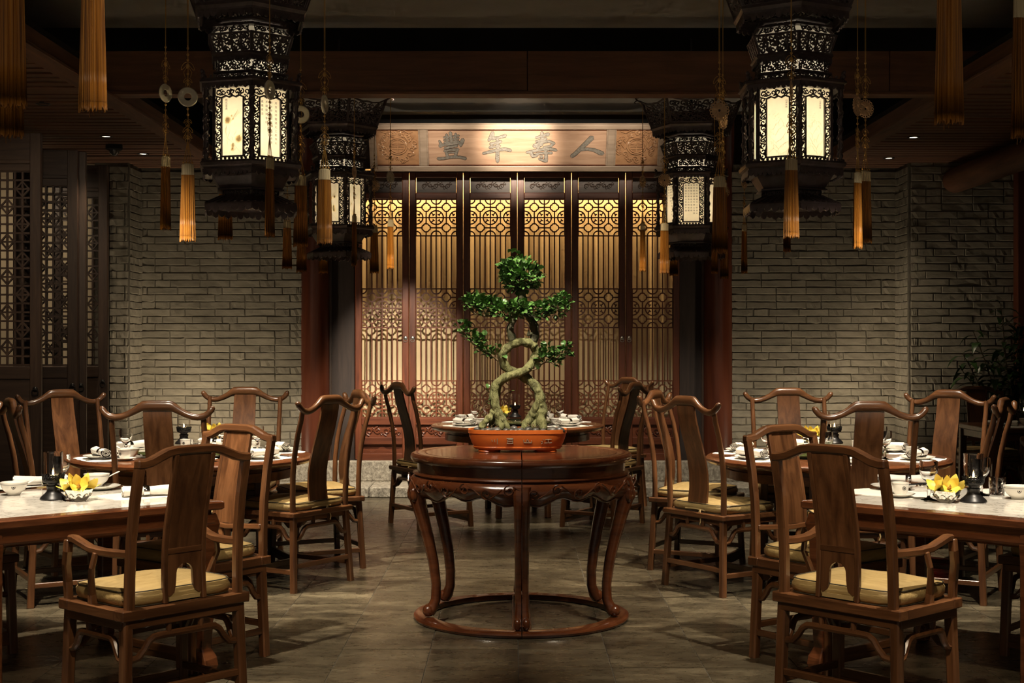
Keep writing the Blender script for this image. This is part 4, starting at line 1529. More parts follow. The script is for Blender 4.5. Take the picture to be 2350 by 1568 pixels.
def half_table(sgn, label):
    t = thing('half_round_table', label, 'table', (TC.x + sgn * 0.0025, TC.y, 0), 0, 'pair of half round tables')
    a0, a1 = (PI / 2, 3 * PI / 2) if sgn < 0 else (-PI / 2, PI / 2)

    def half(prof, n=40, close=True):
        g = G().lathe(prof, n, a0=a0, a1=a1)
        k = len(prof)
        if close:
            g.f.append(tuple(range(k)))
            g.f.append(tuple(reversed(range(n * k, n * k + k))))
        return g
    half([(.0, TT), (.50, TT), (.503, TT - .003), (.508, TT), (.565, TT), (.576, TT - .005), (.582, TT - .016), (.580, TT - .030), (.570, TT - .042), (0, TT - .042)]).build('tabletop', M['lacquer_x'], t, smooth=True)
    half([(.545, TT - .042), (.545, TT - .092), (.50, TT - .092), (.50, TT - .042)]).build('waist', M['lacquer'], t, smooth=True)
    half([(.545, TT - .092), (.566, TT - .097), (.570, TT - .104), (.562, TT - .112), (.50, TT - .112), (.50, TT - .092)]).build('moulding', M['lacquer'], t, smooth=True)
    # bulging apron with a shaped lower edge
    g = G()
    n = 60

    def fn(u, v):
        a = a0 + (a1 - a0) * u
        edge = .030 * (0.5 + 0.5 * math.cos(6 * (a - PI / 2))) ** 2 - .012 * math.cos(18 * (a - PI / 2))
        z = TT - .112 - v * (.088 + edge)
        r = .556 + .040 * math.sin(PI * min(1, v * 1.05)) ** 0.8 - .012 * v
        return (r * math.cos(a), r * math.sin(a), z)

    def fi(u, v):
        p = Vector(fn(u, v))
        k = 1 - .02 / math.hypot(p.x, p.y)
        return (p.x * k, p.y * k, p.z)
    g.grid(fn, n, 8)
    g.grid(fi, n, 8)
    for i in range(n):
        q = (n + 1) * 9
        g.f.append((i * 9 + 8, (i + 1) * 9 + 8, q + (i + 1) * 9 + 8, q + i * 9 + 8))
    ap = g.build('apron', M['lacquer'], t, smooth=True, ang=60)
    # carved scrollwork on the apron
    cg_ = G()
    rr = random.Random(5)
    m = 16
    for k in range(m):
        a = a0 + (a1 - a0) * (k + .5) / m
        ux = Vector((-math.sin(a), math.cos(a), 0))
        uz = Vector((math.cos(a) * .25, math.sin(a) * .25, 1)).normalized()
        s = 1 if k % 2 else -1
        c = Vector((.592 * math.cos(a), .592 * math.sin(a), TT - .155 + s * .008))
        cg_.tube(spiral(c, .030, .006, s * PI / 2, 1.25 * s, 14, ux, uz), .0042, 5, up=(math.cos(a), math.sin(a), 0))
        c2 = c + ux * .052 * (1) + uz * -.012 * s
        cg_.tube([c + ux * .02 + uz * s * .022, c2 + uz * s * .014, c2 + ux * .03 - uz * s * .012], .0036, 5, up=(math.cos(a), math.sin(a), 0))
    # bead along the lower edge
    cg_.tube([Vector(fn(i / n, 1.0)) * 1.004 + Vector((0, 0, .004 * 0)) for i in range(n + 1)], .005, 6)
    cg_.build('apron_carving', M['lacquer'], ap, smooth=True)
    # cabriole legs
    angs = [math.radians(198), math.radians(146)] if sgn < 0 else [math.radians(-18), math.radians(34)]
    sc = [(.044, .048), (.046, .052), (.042, .047), (.036, .040), (.031, .034), (.028, .030), (.026, .027), (.026, .026), (.030, .030), (.032, .034)]
    for a in angs:
        lg = G().sweep(leg_path(a), [(math.cos(2 * PI * j / 10), math.sin(2 * PI * j / 10)) for j in range(10)], up=(-math.sin(a), math.cos(a), 0), scale=sc)
        l_ = lg.build('leg', M['lacquer'], t, smooth=True, ang=60)
        G().ell((.502 * math.cos(a), .502 * math.sin(a), .064), (.034, .034, .032), 12, 8).build('foot', M['lacquer'], l_, smooth=True)
        kg = G()
        for s in (-1, 0, 1):
            kg.ell((.588 * math.cos(a + s * .05), .588 * math.sin(a + s * .05), .70 - .03 * abs(s)), (.022, .022, .040), 8, 6)
        kg.build('knee_carving', M['lacquer'], l_, smooth=True)
    for a in (-PI / 2, PI / 2):
        # half legs meeting at the seam
        lp = leg_path(a)
        wds = [.046, .044, .038, .036, .034, .033, .032, .033, .036, .040]
        lg = G()
        for i, ((x, y, z), wd, (a_, b_)) in enumerate(zip(lp, wds, sc)):
            for q, (u, v) in enumerate(((0, -1), (.55, -1), (.9, -.7), (1, 0), (.9, .7), (.55, 1), (0, 1))):
                lg.v.append(Vector((sgn * u * wd, y + v * a_, z)))
        for i in range(9):
            for q in range(7):
                lg.f.append((i * 7 + q, i * 7 + (q + 1) % 7, (i + 1) * 7 + (q + 1) % 7, (i + 1) * 7 + q))
        lg.f += [tuple(range(7)), tuple(63 + q for q in range(7))]
        l_ = lg.build('leg', M['lacquer'], t, smooth=True, ang=60)
        G().ell((sgn * .019, .502 * math.sin(a), .062), (.0205, .038, .034), 12, 8).build('foot', M['lacquer'], l_, smooth=True)
    half([(.48, 0.004), (.48, .030), (.552, .030), (.564, .024), (.567, .016), (.560, .004)]).build('base_ring', M['lacquer'], t, smooth=True)
    G().box((sgn * .024, 0, .017), (.044, .95, .025)).build('base_bar', M['lacquer'], t, bevel=.003)
    return t


half_table(-1, 'left half of the red lacquered round stand under the bonsai')
half_table(1, 'right half of the red lacquered round stand under the bonsai')

# red drum stool glimpsed under the right round table
p = px(2118, 1092, 9.9)
t = thing('drum_stool', 'rounded dark red drum stool glimpsed behind the right round table', 'stool', (p.x, p.y, 0))
G().lathe([(.0, 0), (.13, 0), (.14, .02), (.175, .12), (.19, .25), (.175, .40), (.145, .49), (.13, .52), (0, .52)], 28).build('body', M['redglaze'], t, smooth=True)
g = G()
for z in (.06, .46):
    for i in range(24):
        a = i * PI / 12
        g.ell((.158 * math.cos(a), .158 * math.sin(a), z), (.008, .008, .008), 6, 4)
g.build('studs', M['brass'], t, smooth=True)

# ---------------------------------------------------------------- bonsai
BYY = 7.45
POTC = Vector(((1187.5 - CX0) * BYY / FPX, BYY, TT))


def superell(a, b, q, n):
    out = []
    for i in range(n):
        t = 2 * PI * i / n
        ca, sa = math.cos(t), math.sin(t)
        k = (abs(ca) ** q + abs(sa) ** q) ** (-1 / q)
        out.append((a * ca * k, b * sa * k))
    return out


pot = thing('bonsai_pot', 'low oval orange glazed pot holding the bonsai', 'pot', POTC)
NP = 64
pg = G()
prof = [(.0, .012, .86), (.0, .012, .90), (.012, .020, .93), (.016, .022, .93), (.040, .955, .955), (.075, .985, .985), (.094, .99, .99), (.096, 1.0, 1.0), (.116, 1.0, 1.0), (.118, .985, .985), (.116, .965, .94), (.094, .95, .92)]
rows = [(.014, .0, 0), (.014, .86, .86), (.022, .90, .90), (.026, .905, .905), (.030, .895, .895), (.050, .935, .935), (.080, .975, .975), (.096, .985, .985), (.098, 1.0, 1.0), (.117, 1.0, 1.0), (.118, .99, .985), (.116, .955, .93), (.094, .945, .915)]
base = superell(.263, .165, 3.2, NP)
vs = []
for z, s1, s2 in rows:
    for x, y in base:
        vs.append((x * s1, y * s2, z))
fs = []
for r in range(len(rows) - 1):
    for i in range(NP):
        j = (i + 1) % NP
        fs.append((r * NP + i, r * NP + j, (r + 1) * NP + j, (r + 1) * NP + i))
pg.add(vs, fs)
pg.build('pot_body', M['pot'], pot, smooth=True, ang=35)
for sx in (-1, 1):
    for sy in (-1, 1):
        G().lathe([(.036, 0), (.040, .004), (.034, .016), (0, .018)], 16, (sx * .15, sy * .085, 0), sx=1.5).build('pot_foot', M['pot'], pot, smooth=True)
sg = G()
sg.add([(x * .95, y * .92, .096) for x, y in base], [tuple(range(NP))])
sg.build('soil', M['soil'], pot)
# engraved characters on the front
ZP = 5.109
BP = BYY - .163


def pp(x, y):
    p = px(960 + x / ZP, 900 + y / ZP, BP)
    return p


MARKS = [
    [[(862, 560), (868, 585)], [(893, 562), (898, 588)], [(925, 548), (927, 612)]],
    [[(1035, 545), (1112, 545)], [(1048, 562), (1048, 606)], [(1048, 562), (1108, 560)], [(1108, 560), (1105, 606)], [(1048, 582), (1108, 582)], [(1035, 604), (1112, 604)], [(1078, 545), (1070, 562)]],
    [[(1235, 562), (1238, 595)], [(1238, 595), (1328, 597)], [(1328, 597), (1328, 572)], [(1262, 592), (1280, 556)], [(1280, 556), (1300, 592)]],
    [[(1440, 578), (1456, 588)], [(1462, 556), (1474, 566)], [(1442, 612), (1458, 600)], [(1492, 560), (1562, 558)], [(1526, 560), (1524, 598)], [(1480, 600), (1566, 598)]],
]
for ch in MARKS:
    for mt, off, wd in ((M['potmark_d'], 0.0, .0048), (M['potmark'], -.0012, .0030)):
        g = G()
        for st_ in ch:
            ps = []
            for x, y in st_:
                p = pp(x, y)
                u = p.x - POTC.x
                # follow the bowed front of the pot
                k = .955
                zz = p.z - TT
                for (z0, s0, _), (z1, s1, _2) in zip(rows[4:9], rows[5:10]):
                    if z0 <= zz <= z1:
                        k = s0 + (s1 - s0) * (zz - z0) / (z1 - z0)
                f = max(0.0, 1 - (abs(u) / (.263 * k)) ** 3.2) ** (1 / 3.2)
                ps.append((u, -.165 * k * f - .0012 + off, zz))
            g.bar(ps, wd, .003, up=(0, 1, 0))
        g.build('engraved_letter', mt, pot)

ZB = 3.136


def bp(x, y, dy=0.0):
    p = px(1000 + x / ZB, 560 + y / ZB, BYY)
    return Vector((p.x - POTC.x, dy, p.z - TT))


UB = BYY / FPX / ZB
tree = thing('bonsai_tree', 'small green leaved bonsai with a looped figure eight trunk', 'bonsai', (POTC.x, POTC.y, TT))


def smooth_path(pts, n=5):
    out = []
    P = [Vector(p) for p in pts]
    for i in range(len(P) - 1):
        p0 = P[max(i - 1, 0)]
        p1, p2 = P[i], P[i + 1]
        p3 = P[min(i + 2, len(P) - 1)]
        for k in range(n):
            t = k / n
            out.append(0.5 * ((2 * p1) + (-p0 + p2) * t + (2 * p0 - 5 * p1 + 4 * p2 - p3) * t * t + (-p0 + 3 * p1 - 3 * p2 + p3) * t ** 3))
    out.append(P[-1])
    return out


def limb(name, pts, r0, r1, mt='bark', wob=.10, seed=1):
    rr = random.Random(seed)
    path = smooth_path([bp(*p) for p in pts], 6)
    n = len(path)
    sc = []
    ph = rr.uniform(0, 6)
    for i in range(n):
        t = i / (n - 1)
        r = (r0 + (r1 - r0) * t) * UB
        r *= {0: .35, 1: .82, n - 1: .35, n - 2: .82}.get(i, 1.0)
        sc.append((r * (1 + wob * math.sin(i * .9 + ph)), r * (1 + wob * math.sin(i * 1.3 + ph * 2))))
    g = G()
    g.sweep(path, [(math.cos(2 * PI * j / 12) * (1 + .10 * math.sin(3 * 2 * PI * j / 12)), math.sin(2 * PI * j / 12) * (1 + .08 * math.cos(2 * 2 * PI * j / 12))) for j in range(12)], up=(0.13, 1, 0.07), scale=sc)
    return g.build(name, M[mt], tree, smooth=True, ang=70)


limb('trunk', [(470, 1315, -.02), (448, 1240, -.02), (425, 1160, -.02), (418, 1080, -.015), (440, 1010, -.01), (500, 962, -.02), (580, 935, -.03), (650, 905, -.02), (695, 850, 0), (720, 790, .01), (705, 742, 0), (650, 712, -.01), (590, 700, -.005)], 34, 29, seed=2)
limb('trunk', [(735, 1310, .01), (765, 1220, .01), (755, 1130, .0), (735, 1060, .0), (695, 1000, .005), (620, 950, .02), (545, 918, .02), (495, 875, .01), (480, 815, .0), (500, 765, -.01), (545, 728, -.01), (610, 706, -.015), (680, 712, -.015), (715, 745, -.01)], 38, 28, seed=4)
limb('trunk', [(440, 1312, .02), (430, 1235, .015), (436, 1160, .01), (440, 1090, .015), (468, 1000, .01), (540, 950, .0)], 25, 20, seed=5)
limb('trunk', [(660, 1300, -.01), (695, 1225, -.012), (730, 1150, -.012), (742, 1090, -.01)], 36, 20, seed=6)
limb('root', [(428, 1150, -.018), (418, 1200, -.022), (392, 1245, -.03), (352, 1285, -.042), (325, 1335, -.05)], 27, 25, wob=.2, seed=7)
limb('root', [(440, 1190, .0), (408, 1255, .0), (400, 1335, .01)], 26, 26, wob=.2, seed=17)
limb('root', [(455, 1200, -.01), (476, 1268, -.035), (470, 1345, -.05)], 24, 24, wob=.2, seed=18)
limb('root', [(452, 1190, -.02), (478, 1245, -.035), (505, 1290, -.05), (528, 1345, -.06)], 22, 16, wob=.2, seed=8)
limb('root', [(760, 1150, .0), (762, 1215, -.012), (758, 1275, -.035), (782, 1345, -.05)], 34, 34, wob=.2, seed=9)
limb('root', [(740, 1170, .01), (712, 1240, .0), (700, 1345, -.01)], 34, 36, wob=.2, seed=19)
limb('root', [(722, 1185, -.01), (690, 1235, -.015), (652, 1290, -.03), (622, 1345, -.04)], 29, 27, wob=.2, seed=10)
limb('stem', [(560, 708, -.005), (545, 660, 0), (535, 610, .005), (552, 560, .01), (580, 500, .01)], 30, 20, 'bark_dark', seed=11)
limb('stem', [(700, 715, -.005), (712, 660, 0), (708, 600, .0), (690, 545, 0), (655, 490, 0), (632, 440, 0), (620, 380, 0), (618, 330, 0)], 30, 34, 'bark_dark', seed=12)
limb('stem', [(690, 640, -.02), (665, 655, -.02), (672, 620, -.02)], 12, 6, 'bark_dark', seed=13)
g = G()
rr = random.Random(9)
for cx, cy in ((440, 1320), (690, 1320)):
    for k in range(40):
        p = bp(cx + rr.uniform(-60, 60), cy + rr.uniform(-22, 12), rr.uniform(-.06, .02))
        g.tube([p, p + Vector((rr.uniform(-.02, .02), rr.uniform(-.01, .01), rr.uniform(-.015, .02)))], .0016, 4)
g.build('root_fibres', M['root'], tree)
fi_ = tree.children[-1] if tree.children else None
BR = [
    [(450, 845, 0), (400, 800, -.01), (330, 760, -.02), (250, 690, -.02), (180, 620, -.02)],
    [(735, 880, 0), (790, 850, -.01), (860, 830, -.02), (930, 790, -.02)],
    [(570, 520, 0), (480, 520, -.01), (380, 520, -.02), (280, 500, -.02), (215, 440, -.02)],
    [(680, 540, 0), (760, 520, -.01), (850, 490, -.02), (940, 440, -.02)],
    [(600, 470, 0), (560, 450, -.04), (480, 440, -.06)],
    [(650, 490, 0), (720, 470, -.05), (800, 470, -.06)],
    [(620, 340, 0), (560, 280, -.02), (510, 220, -.02)], [(620, 340, 0), (680, 270, -.02), (740, 210, -.02)],
    [(620, 340, 0), (615, 240, .0), (600, 130, 0)], [(618, 340, 0), (640, 260, -.05), (650, 180, -.06)], [(618, 340, 0), (590, 260, .05), (560, 180, .06)],
    [(735, 875, 0), (720, 900, -.02), (690, 905, -.03)],
]
for k, b in enumerate(BR):
    limb('branch', b, 9, 4, 'twig', .05, 30 + k)
# leaves
lf = G()
Ll, Wl = .034, .0125
cols_ = [(0, .0), (.12, .45), (.35, .95), (.6, 1.0), (.82, .62), (1, .0)]
vs = []
for t, w_ in cols_:
    zz = .0045 * math.sin(PI * t) - .004 * t * t
    vs += [(-Wl * w_, t * Ll, zz + .003 * w_), (0, t * Ll, zz), (Wl * w_, t * Ll, zz + .003 * w_)]
fs = []
for i in range(5):
    for j in range(2):
        a = i * 3 + j
        fs.append((a, a + 1, a + 4, a + 3))
lf.add(vs, fs)
leaf_mesh = lf.mesh('leaf', M['leaf'], smooth=True, ang=80, fix=False)
lfs = []
rr = random.Random(21)


def leaf_at(p, out, s=1.0):
    out = Vector(out)
    d = (out + Vector((rr.uniform(-.7, .7), rr.uniform(-.7, .7), rr.uniform(-.2, .75)))).normalized()
    q = d.to_track_quat('Y', 'Z')
    M_ = Matrix.Translation(p) @ q.to_matrix().to_4x4() @ Matrix.Rotation(rr.uniform(-.7, .7), 4, 'Y') @ Matrix.Scale(s * rr.uniform(.75, 1.15), 4)
    lfs.append((p, M_))


def blob(cx, cy, rx, ry, n, dyr, tops=True, s=1.0, dy0=0.0):
    c = bp(cx, cy, dy0)
    for _ in range(n):
        while True:
            u = Vector((rr.uniform(-1, 1), rr.uniform(-1, 1), rr.uniform(-1, 1)))
            if u.length <= 1:
                break
        u = u.normalized() * (u.length ** .45)
        p = c + Vector((u.x * rx * UB, u.y * dyr, u.z * ry * UB))
        leaf_at(p, (u.x, u.y, u.z * .6 + .25), s)


blob(612, 225, 150, 118, 420, .085)
blob(612, 250, 110, 80, 120, .06)
blob(520, 180, 60, 60, 30, .05)
blob(300, 420, 95, 52, 130, .06)
blob(390, 450, 120, 55, 130, .06)
blob(510, 490, 110, 55, 120, .06, dy0=-.02)
blob(600, 470, 80, 50, 90, .07, dy0=-.04)
blob(720, 490, 120, 52, 130, .06, dy0=-.02)
blob(850, 465, 105, 58, 120, .06)
blob(915, 420, 60, 50, 46, .04)
blob(240, 430, 55, 40, 30, .04)
for cx, cy, n in ((190, 610, 26), (235, 660, 26), (290, 700, 30), (350, 760, 30), (400, 800, 22), (330, 700, 12), (470, 775, 10)):
    blob(cx, cy, 42, 40, n, .035, s=1.05)
for cx, cy, n in ((790, 830, 26), (850, 840, 30), (910, 800, 30), (940, 760, 20), (800, 760, 16), (770, 800, 14)):
    blob(cx, cy, 46, 36, n, .035, s=1.05)
for x, y in ((385, 1070), (375, 1040), (530, 1080), (370, 1150), (395, 1165), (735, 905), (700, 912), (545, 70), (600, 80), (520, 65)):
    leaf_at(bp(x, y, -.02), (rr.uniform(-1, 1), -.3, .6), 1.2)
lfs.sort(key=lambda q: q[0].y)
big = G()
for i, (p, M_) in enumerate(lfs):
    if i < 290:
        o = link('leaf', leaf_mesh, tree)
        o.matrix_local = M_
    else:
        big.merge(lf, M_)
o = big.build('foliage', M['leaf'], tree, smooth=True, ang=80, fix=False)
o['kind'] = 'stuff'
# pebbles in the pot
rr = random.Random(11)
pebs = []
peb_mesh = []
for s in range(5):
    g = G().ell((0, 0, 0), (1, 1, 1), 12, 8)
    r2 = random.Random(s)
    ph = [r2.uniform(0, 6) for _ in range(3)]
    g.v = [Vector((v.x * (1 + .10 * math.sin(2 * v.y + ph[0])), v.y * (1 + .1 * math.sin(2 * v.x + ph[1])), v.z * (1 + .1 * math.sin(2 * v.x + ph[2])))) for v in g.v]
    peb_mesh.append(g.mesh('pebble', M['pebble'], smooth=True, ang=80))
FR = [(640, 1300, 22), (700, 1345, 26), (770, 1345, 34), (830, 1320, 40), (915, 1345, 44), (1035, 1365, 36), (1100, 1345, 36), (1150, 1300, 30), (1195, 1335, 40), (1235, 1370, 30), (1290, 1362, 44), (1375, 1342, 40), (1455, 1368, 34), (1560, 1362, 40), (1650, 1352, 42), (1600, 1385, 24), (985, 1390, 20)]
for k in range(34):
    a = rr.uniform(0, 2 * PI)
    q = rr.uniform(.45, .88)
    e = base[int(a / (2 * PI) * NP) % NP]
    if k < 17:
        fx = (600 + (FR[k][0] - 600)) / ZP
        x = (960 + FR[k][0] / ZP - 1187.5) * BYY / FPX
        y = -.105 + rr.uniform(-.02, .02)
        s = FR[k][2] / ZP * BYY / FPX * 1.45
    else:
        x, y, s = e[0] * q, abs(e[1]) * q * .9 - .02, rr.uniform(.018, .027)
    o = link('pebble', peb_mesh[k % 5], None, (POTC.x + x, POTC.y + y, TT + .100 + s * .5), (rr.uniform(-.2, .2), rr.uniform(-.2, .2), rr.uniform(0, 3)))
    o.scale = (s, s * .8, s * .62)
    tag(o, 'smooth dark grey pebble on the soil of the bonsai pot', 'pebble', 'pebbles in the bonsai pot')

# ---------------------------------------------------------------- leafy plant on the right
pc = px(2290, 800, 12.75)
plant = thing('potted_plant', 'tall dark green leafy plant in front of the dim brick wall', 'plant', (pc.x + .10, 12.72, 0))
G().lathe([(0, 0), (.15, 0), (.19, .18), (.21, .38), (.22, .40), (.20, .40), (.19, .34), (0, .34)], 24).build('pot', M['redglaze'], plant, smooth=True)
rr = random.Random(31)
pl_leaf = G()
vs = []
for t, w_ in ((0, 0), (.15, .5), (.35, 1), (.6, .9), (.82, .5), (1, 0)):
    zz = .02 * math.sin(PI * t) - .045 * t * t
    vs += [(-.024 * w_, t * .15, zz + .006 * w_), (0, t * .15, zz), (.024 * w_, t * .15, zz + .006 * w_)]
pl_leaf.add(vs, fs)
plm = pl_leaf.mesh('leaf', M['plant'], smooth=True, ang=80, fix=False)
nl = 0
for s in range(20):
    a = rr.uniform(0, 2 * PI)
    lean = rr.uniform(.1, .55)
    h = rr.uniform(1.0, 1.72) - lean * .3
    tip = Vector((math.cos(a) * lean, math.sin(a) * lean * .75, h + .1))
    if s == 0:
        tip = Vector((-.12, -.1, 1.80))
    if s == 1:
        tip = Vector((-.50, -.15, 1.22))
    if s == 2:
        tip = Vector((-.40, -.2, 1.55))
    root = Vector((rr.uniform(-.05, .05), rr.uniform(-.05, .05), .33))
    path = [root.lerp(tip, k / 6) + Vector((0, 0, .12 * math.sin(PI * k / 6))) for k in range(7)]
    G().tube(path, [.007, .0065, .006, .005, .0045, .004, .003], 6).build('stem', M['twig'], plant, smooth=True)
    for k in range(15):
        t = .38 + .62 * k / 14
        i = min(5, int(t * 6))
        p = path[i].lerp(path[i + 1], t * 6 - i)
        d = Vector((math.cos(a + k * 2.4), math.sin(a + k * 2.4), rr.uniform(-.35, .5))).normalized()
        M_ = Matrix.Translation(p) @ d.to_track_quat('Y', 'Z').to_matrix().to_4x4() @ Matrix.Scale(rr.uniform(.9, 1.5), 4)
        nl += 1
        if nl <= 298:
            o = link('leaf', plm, plant)
            o.matrix_local = M_

# ---------------------------------------------------------------- palace lanterns
ZL0 = 2.068                              # world height of the valance foot


def zl(z):
    return z - ZL0


def hexring(prof, rot=0.0):
    """six sided moulding; profile (circumradius, z)"""
    g = G().lathe(prof + [prof[0]], 6)
    return g


def face_frame(R, k):
    """matrix placing local x across a face, z up, -y outwards"""
    a = (k + .5) * PI / 3
    ap = R * math.cos(PI / 6)
    n = Vector((math.cos(a), math.sin(a), 0))
    ux = Vector((-math.sin(a), math.cos(a), 0))
    Mx = Matrix((ux, -n, Vector((0, 0, 1)))).transposed().to_4x4()
    Mx.translation = n * ap
    return Mx


UX, UZ = Vector((1, 0, 0)), Vector((0, 0, 1))


def fret(x0, x1, z0, z1, cell, r=.0034, seed=0, taper=None, dens=1):
    """pierced scrollwork filling a rectangle of the local x-z plane"""
    g = G()
    rr = random.Random(seed)
    nx = max(1, round((x1 - x0) / cell))
    nz = max(1, round((z1 - z0) / cell))
    cw, ch = (x1 - x0) / nx, (z1 - z0) / nz
    m = min(cw, ch)
    for i in range(nx):
        for j in range(nz):
            c = Vector((x0 + cw * (i + .5), 0, z0 + ch * (j + .5)))
            s = 1 if (i + j) % 2 else -1
            a = (PI / 2) * rr.randrange(4)
            g.tube(spiral(c, m * .52, m * .13, a, 1.05 * s, 9, UX, UZ), r, 4, up=(0, 1, 0))
            g.tube([c + UX * (m * .5 * math.cos(a + 2)) + UZ * (m * .5 * math.sin(a + 2)), c + UX * (cw * .5 * s) + UZ * (ch * .5), ], r * .9, 4, up=(0, 1, 0))
            if dens > 1:
                g.tube(spiral(c + UX * cw * .3 * s - UZ * ch * .3, m * .24, m * .06, a + 3, -1.0 * s, 6, UX, UZ), r * .85, 4, up=(0, 1, 0))
    return g


def slope(g, zb, zt, yt):
    """shear a fret panel outwards: at zt it stands yt outside of zb"""
    for v in g.v:
        v.y -= yt * (v.z - zb) / (zt - zb)
    return g


def taper(g, zb, zt, wb, wt):
    for v in g.v:
        k = (v.z - zb) / (zt - zb)
        v.x *= 1 + (wt / wb - 1) * k
    return g


ART = {}


def text_mesh(body, size, name, mat, spacing=1.0):
    cu = bpy.data.curves.new(name, 'FONT')
    cu.body = body
    cu.size = size
    cu.align_x = 'CENTER'
    cu.space_line = spacing
    cu.resolution_u = 2
    cu.extrude = 0.0
    ob = bpy.data.objects.new(name, cu)
    C.objects.link(ob)
    dg = bpy.context.evaluated_depsgraph_get()
    me = bpy.data.meshes.new_from_object(ob.evaluated_get(dg))
    bpy.data.objects.remove(ob)
    bpy.data.curves.remove(cu)
    me.transform(Matrix.Rotation(PI / 2, 4, 'X'))
    me.materials.clear()
    me.materials.append(mat)
    return me


MD = M['lantern']


def make_lantern():
    t = thing('palace_lantern', 'hexagonal carved blackwood palace lantern', 'lantern')
    # solid mouldings -------------------------------------------------
    def ring(name, prof, bev=0):
        return hexring([(r, zl(z)) for r, z in prof]).build(name, MD, t)
    ring('crown_rim', [(.285, 3.062), (.300, 3.058), (.303, 3.045), (.290, 3.030), (.288, 3.015), (.27, 3.012), (.26, 3.05)])
    ring('neck_rim', [(.155, 3.012), (.19, 3.0), (.195, 2.99), (.16, 2.985)])
    ring('neck_rim', [(.165, 2.976), (.205, 2.972), (.208, 2.962), (.17, 2.960)])
    ring('bell_rim', [(.222, 2.928), (.234, 2.922), (.222, 2.916)])
    ring('bell_rim', [(.175, 2.842), (.208, 2.838), (.214, 2.826), (.200, 2.812), (.200, 2.800), (.175, 2.800)])
    ring('band_rim', [(.17, 2.750), (.203, 2.748), (.206, 2.740), (.192, 2.734), (.17, 2.734)])
    ring('eave', [(.18, 2.712), (.262, 2.708), (.276, 2.700), (.279, 2.690), (.262, 2.682), (.262, 2.668), (.18, 2.668)])
    ring('sill', [(.18, 2.316), (.268, 2.316), (.277, 2.306), (.272, 2.292), (.258, 2.284), (.255, 2.258), (.19, 2.255)])
    ring('cup', [(.10, 2.258), (.212, 2.258), (.205, 2.245), (.170, 2.195), (.182, 2.190), (.182, 2.183), (.10, 2.183)])
    ring('neck_rim', [(.10, 2.160), (.166, 2.160), (.17, 2.152), (.10, 2.150)])
    ring('skirt', [(.12, 2.156), (.162, 2.156), (.248, 2.118), (.252, 2.108), (.240, 2.106), (.12, 2.140)])
    # beads on the edges
    for R, z, n in ((.262, 2.716, 9), (.262, 2.322, 12), (.285, 3.067, 9)):
        g = G()
        for k in range(6):
            Mx = face_frame(R, k)
            for i in range(n):
                p = Mx @ Vector((R * ((i + .5) / n - .5), 0, zl(z)))
                g.ell(p, (.0075, .0075, .007), 6, 4)
        g.build('bead_edge', MD, t, smooth=True)
    # fringes of small scallops
    def scallops(name, R, ztop, zbot, n, w_):
        g = G()
        for k in range(6):
            Mx = face_frame(R, k)
            pts = [(-R / 2, zl(ztop))]
            for i in range(n):
                for q in range(5):
                    a = q / 4 * PI
                    pts.append((-R / 2 + R * (i + .5 - .5 * math.cos(a)) / n, zl(ztop) - (ztop - zbot) * (.35 + .65 * math.sin(a) * (1 if i % 2 else .72))))
            pts.append((R / 2, zl(ztop)))
            g.prism(pts, -.004, .004, Mx @ Matrix(((1, 0, 0, 0), (0, 0, 1, 0), (0, 1, 0, 0), (0, 0, 0, 1))))
        return g.build(name, MD, t)
    scallops('valance', .247, 2.112, 2.068, 7, .01)
    scallops('fringe', .262, 2.684, 2.652, 11, .01)
    scallops('fringe', .258, 2.276, 2.242, 11, .01)
    scallops('fringe', .285, 3.020, 2.985, 9, .01)
    scallops('fringe', .203, 2.815, 2.788, 9, .01)
    # tiles on the skirt
    g = G()
    for k in range(6):
        Mx = face_frame(.162, k)
        for i in range(7):
            u = (i + .5) / 7 - .5
            p0 = Mx @ Vector((u * .162, 0, zl(2.158)))
            Mx2 = face_frame(.248, k)
            p1 = Mx2 @ Vector((u * .248, 0, zl(2.120)))
            g.bar([p0, p1], .012, .006)
    g.build('skirt_ribs', MD, t)
    # pierced panels, six of each -------------------------------------------
    def six(name, me, R, z=0.0):
        out = []
        for k in range(6):
            o = link(name, me, t)
            Mx = face_frame(R, k)
            Mx.translation.z += z
            o.matrix_local = Mx
            out.append(o)
        return out
    crown = fret(-.140, .140, 0, .150, .036, .0044, 1, dens=2)
    # upper edge of the crown, lower in the middle, rising to the tips
    crown.bar([(-.150, 0, .195), (-.10, 0, .165), (-.04, 0, .155), (0, 0, .160), (.04, 0, .155), (.10, 0, .165), (.150, 0, .195)], .010, .012, up=(0, 1, 0))
    crown.bar([(-.150, 0, 0), (.150, 0, 0)], .010, .012, up=(0, 1, 0))
    for s in (-1, 1):
        crown.bar([(s * .147, 0, 0), (s * .147, 0, .19)], .012, .014, up=(0, 1, 0))
    taper(crown, 0, .16, .295, .350)
    slope(crown, 0, .16, .055)
    six('crown_panel', crown.mesh('crown_panel', MD), .292, zl(3.058))
    six('neck_panel', fret(-.085, .085, 0, .028, .022, .003, 2).mesh('neck_panel', MD), .176, zl(2.986) - .002)
    bu = fret(-.095, .095, 0, .034, .024, .004, 3, dens=2)
    taper(bu, 0, .036, .228, .19)
    slope(bu, 0, .036, -.030)
    six('bell_top_panel', bu.mesh('bell_panel', MD), .224, zl(2.928))
    bl = fret(-.088, .088, 0, .078, .024, .0042, 4, dens=2)
    for i in range(5):
        x = -.1 + .05 * i
        bl.bar([(x * .95, 0, 0), (x * .95, 0, .08)], .008, .009, up=(0, 1, 0))
    taper(bl, 0, .08, .198, .228)
    slope(bl, 0, .08, .026)
    six('bell_panel', bl.mesh('bell_panel', MD), .198, zl(2.840))
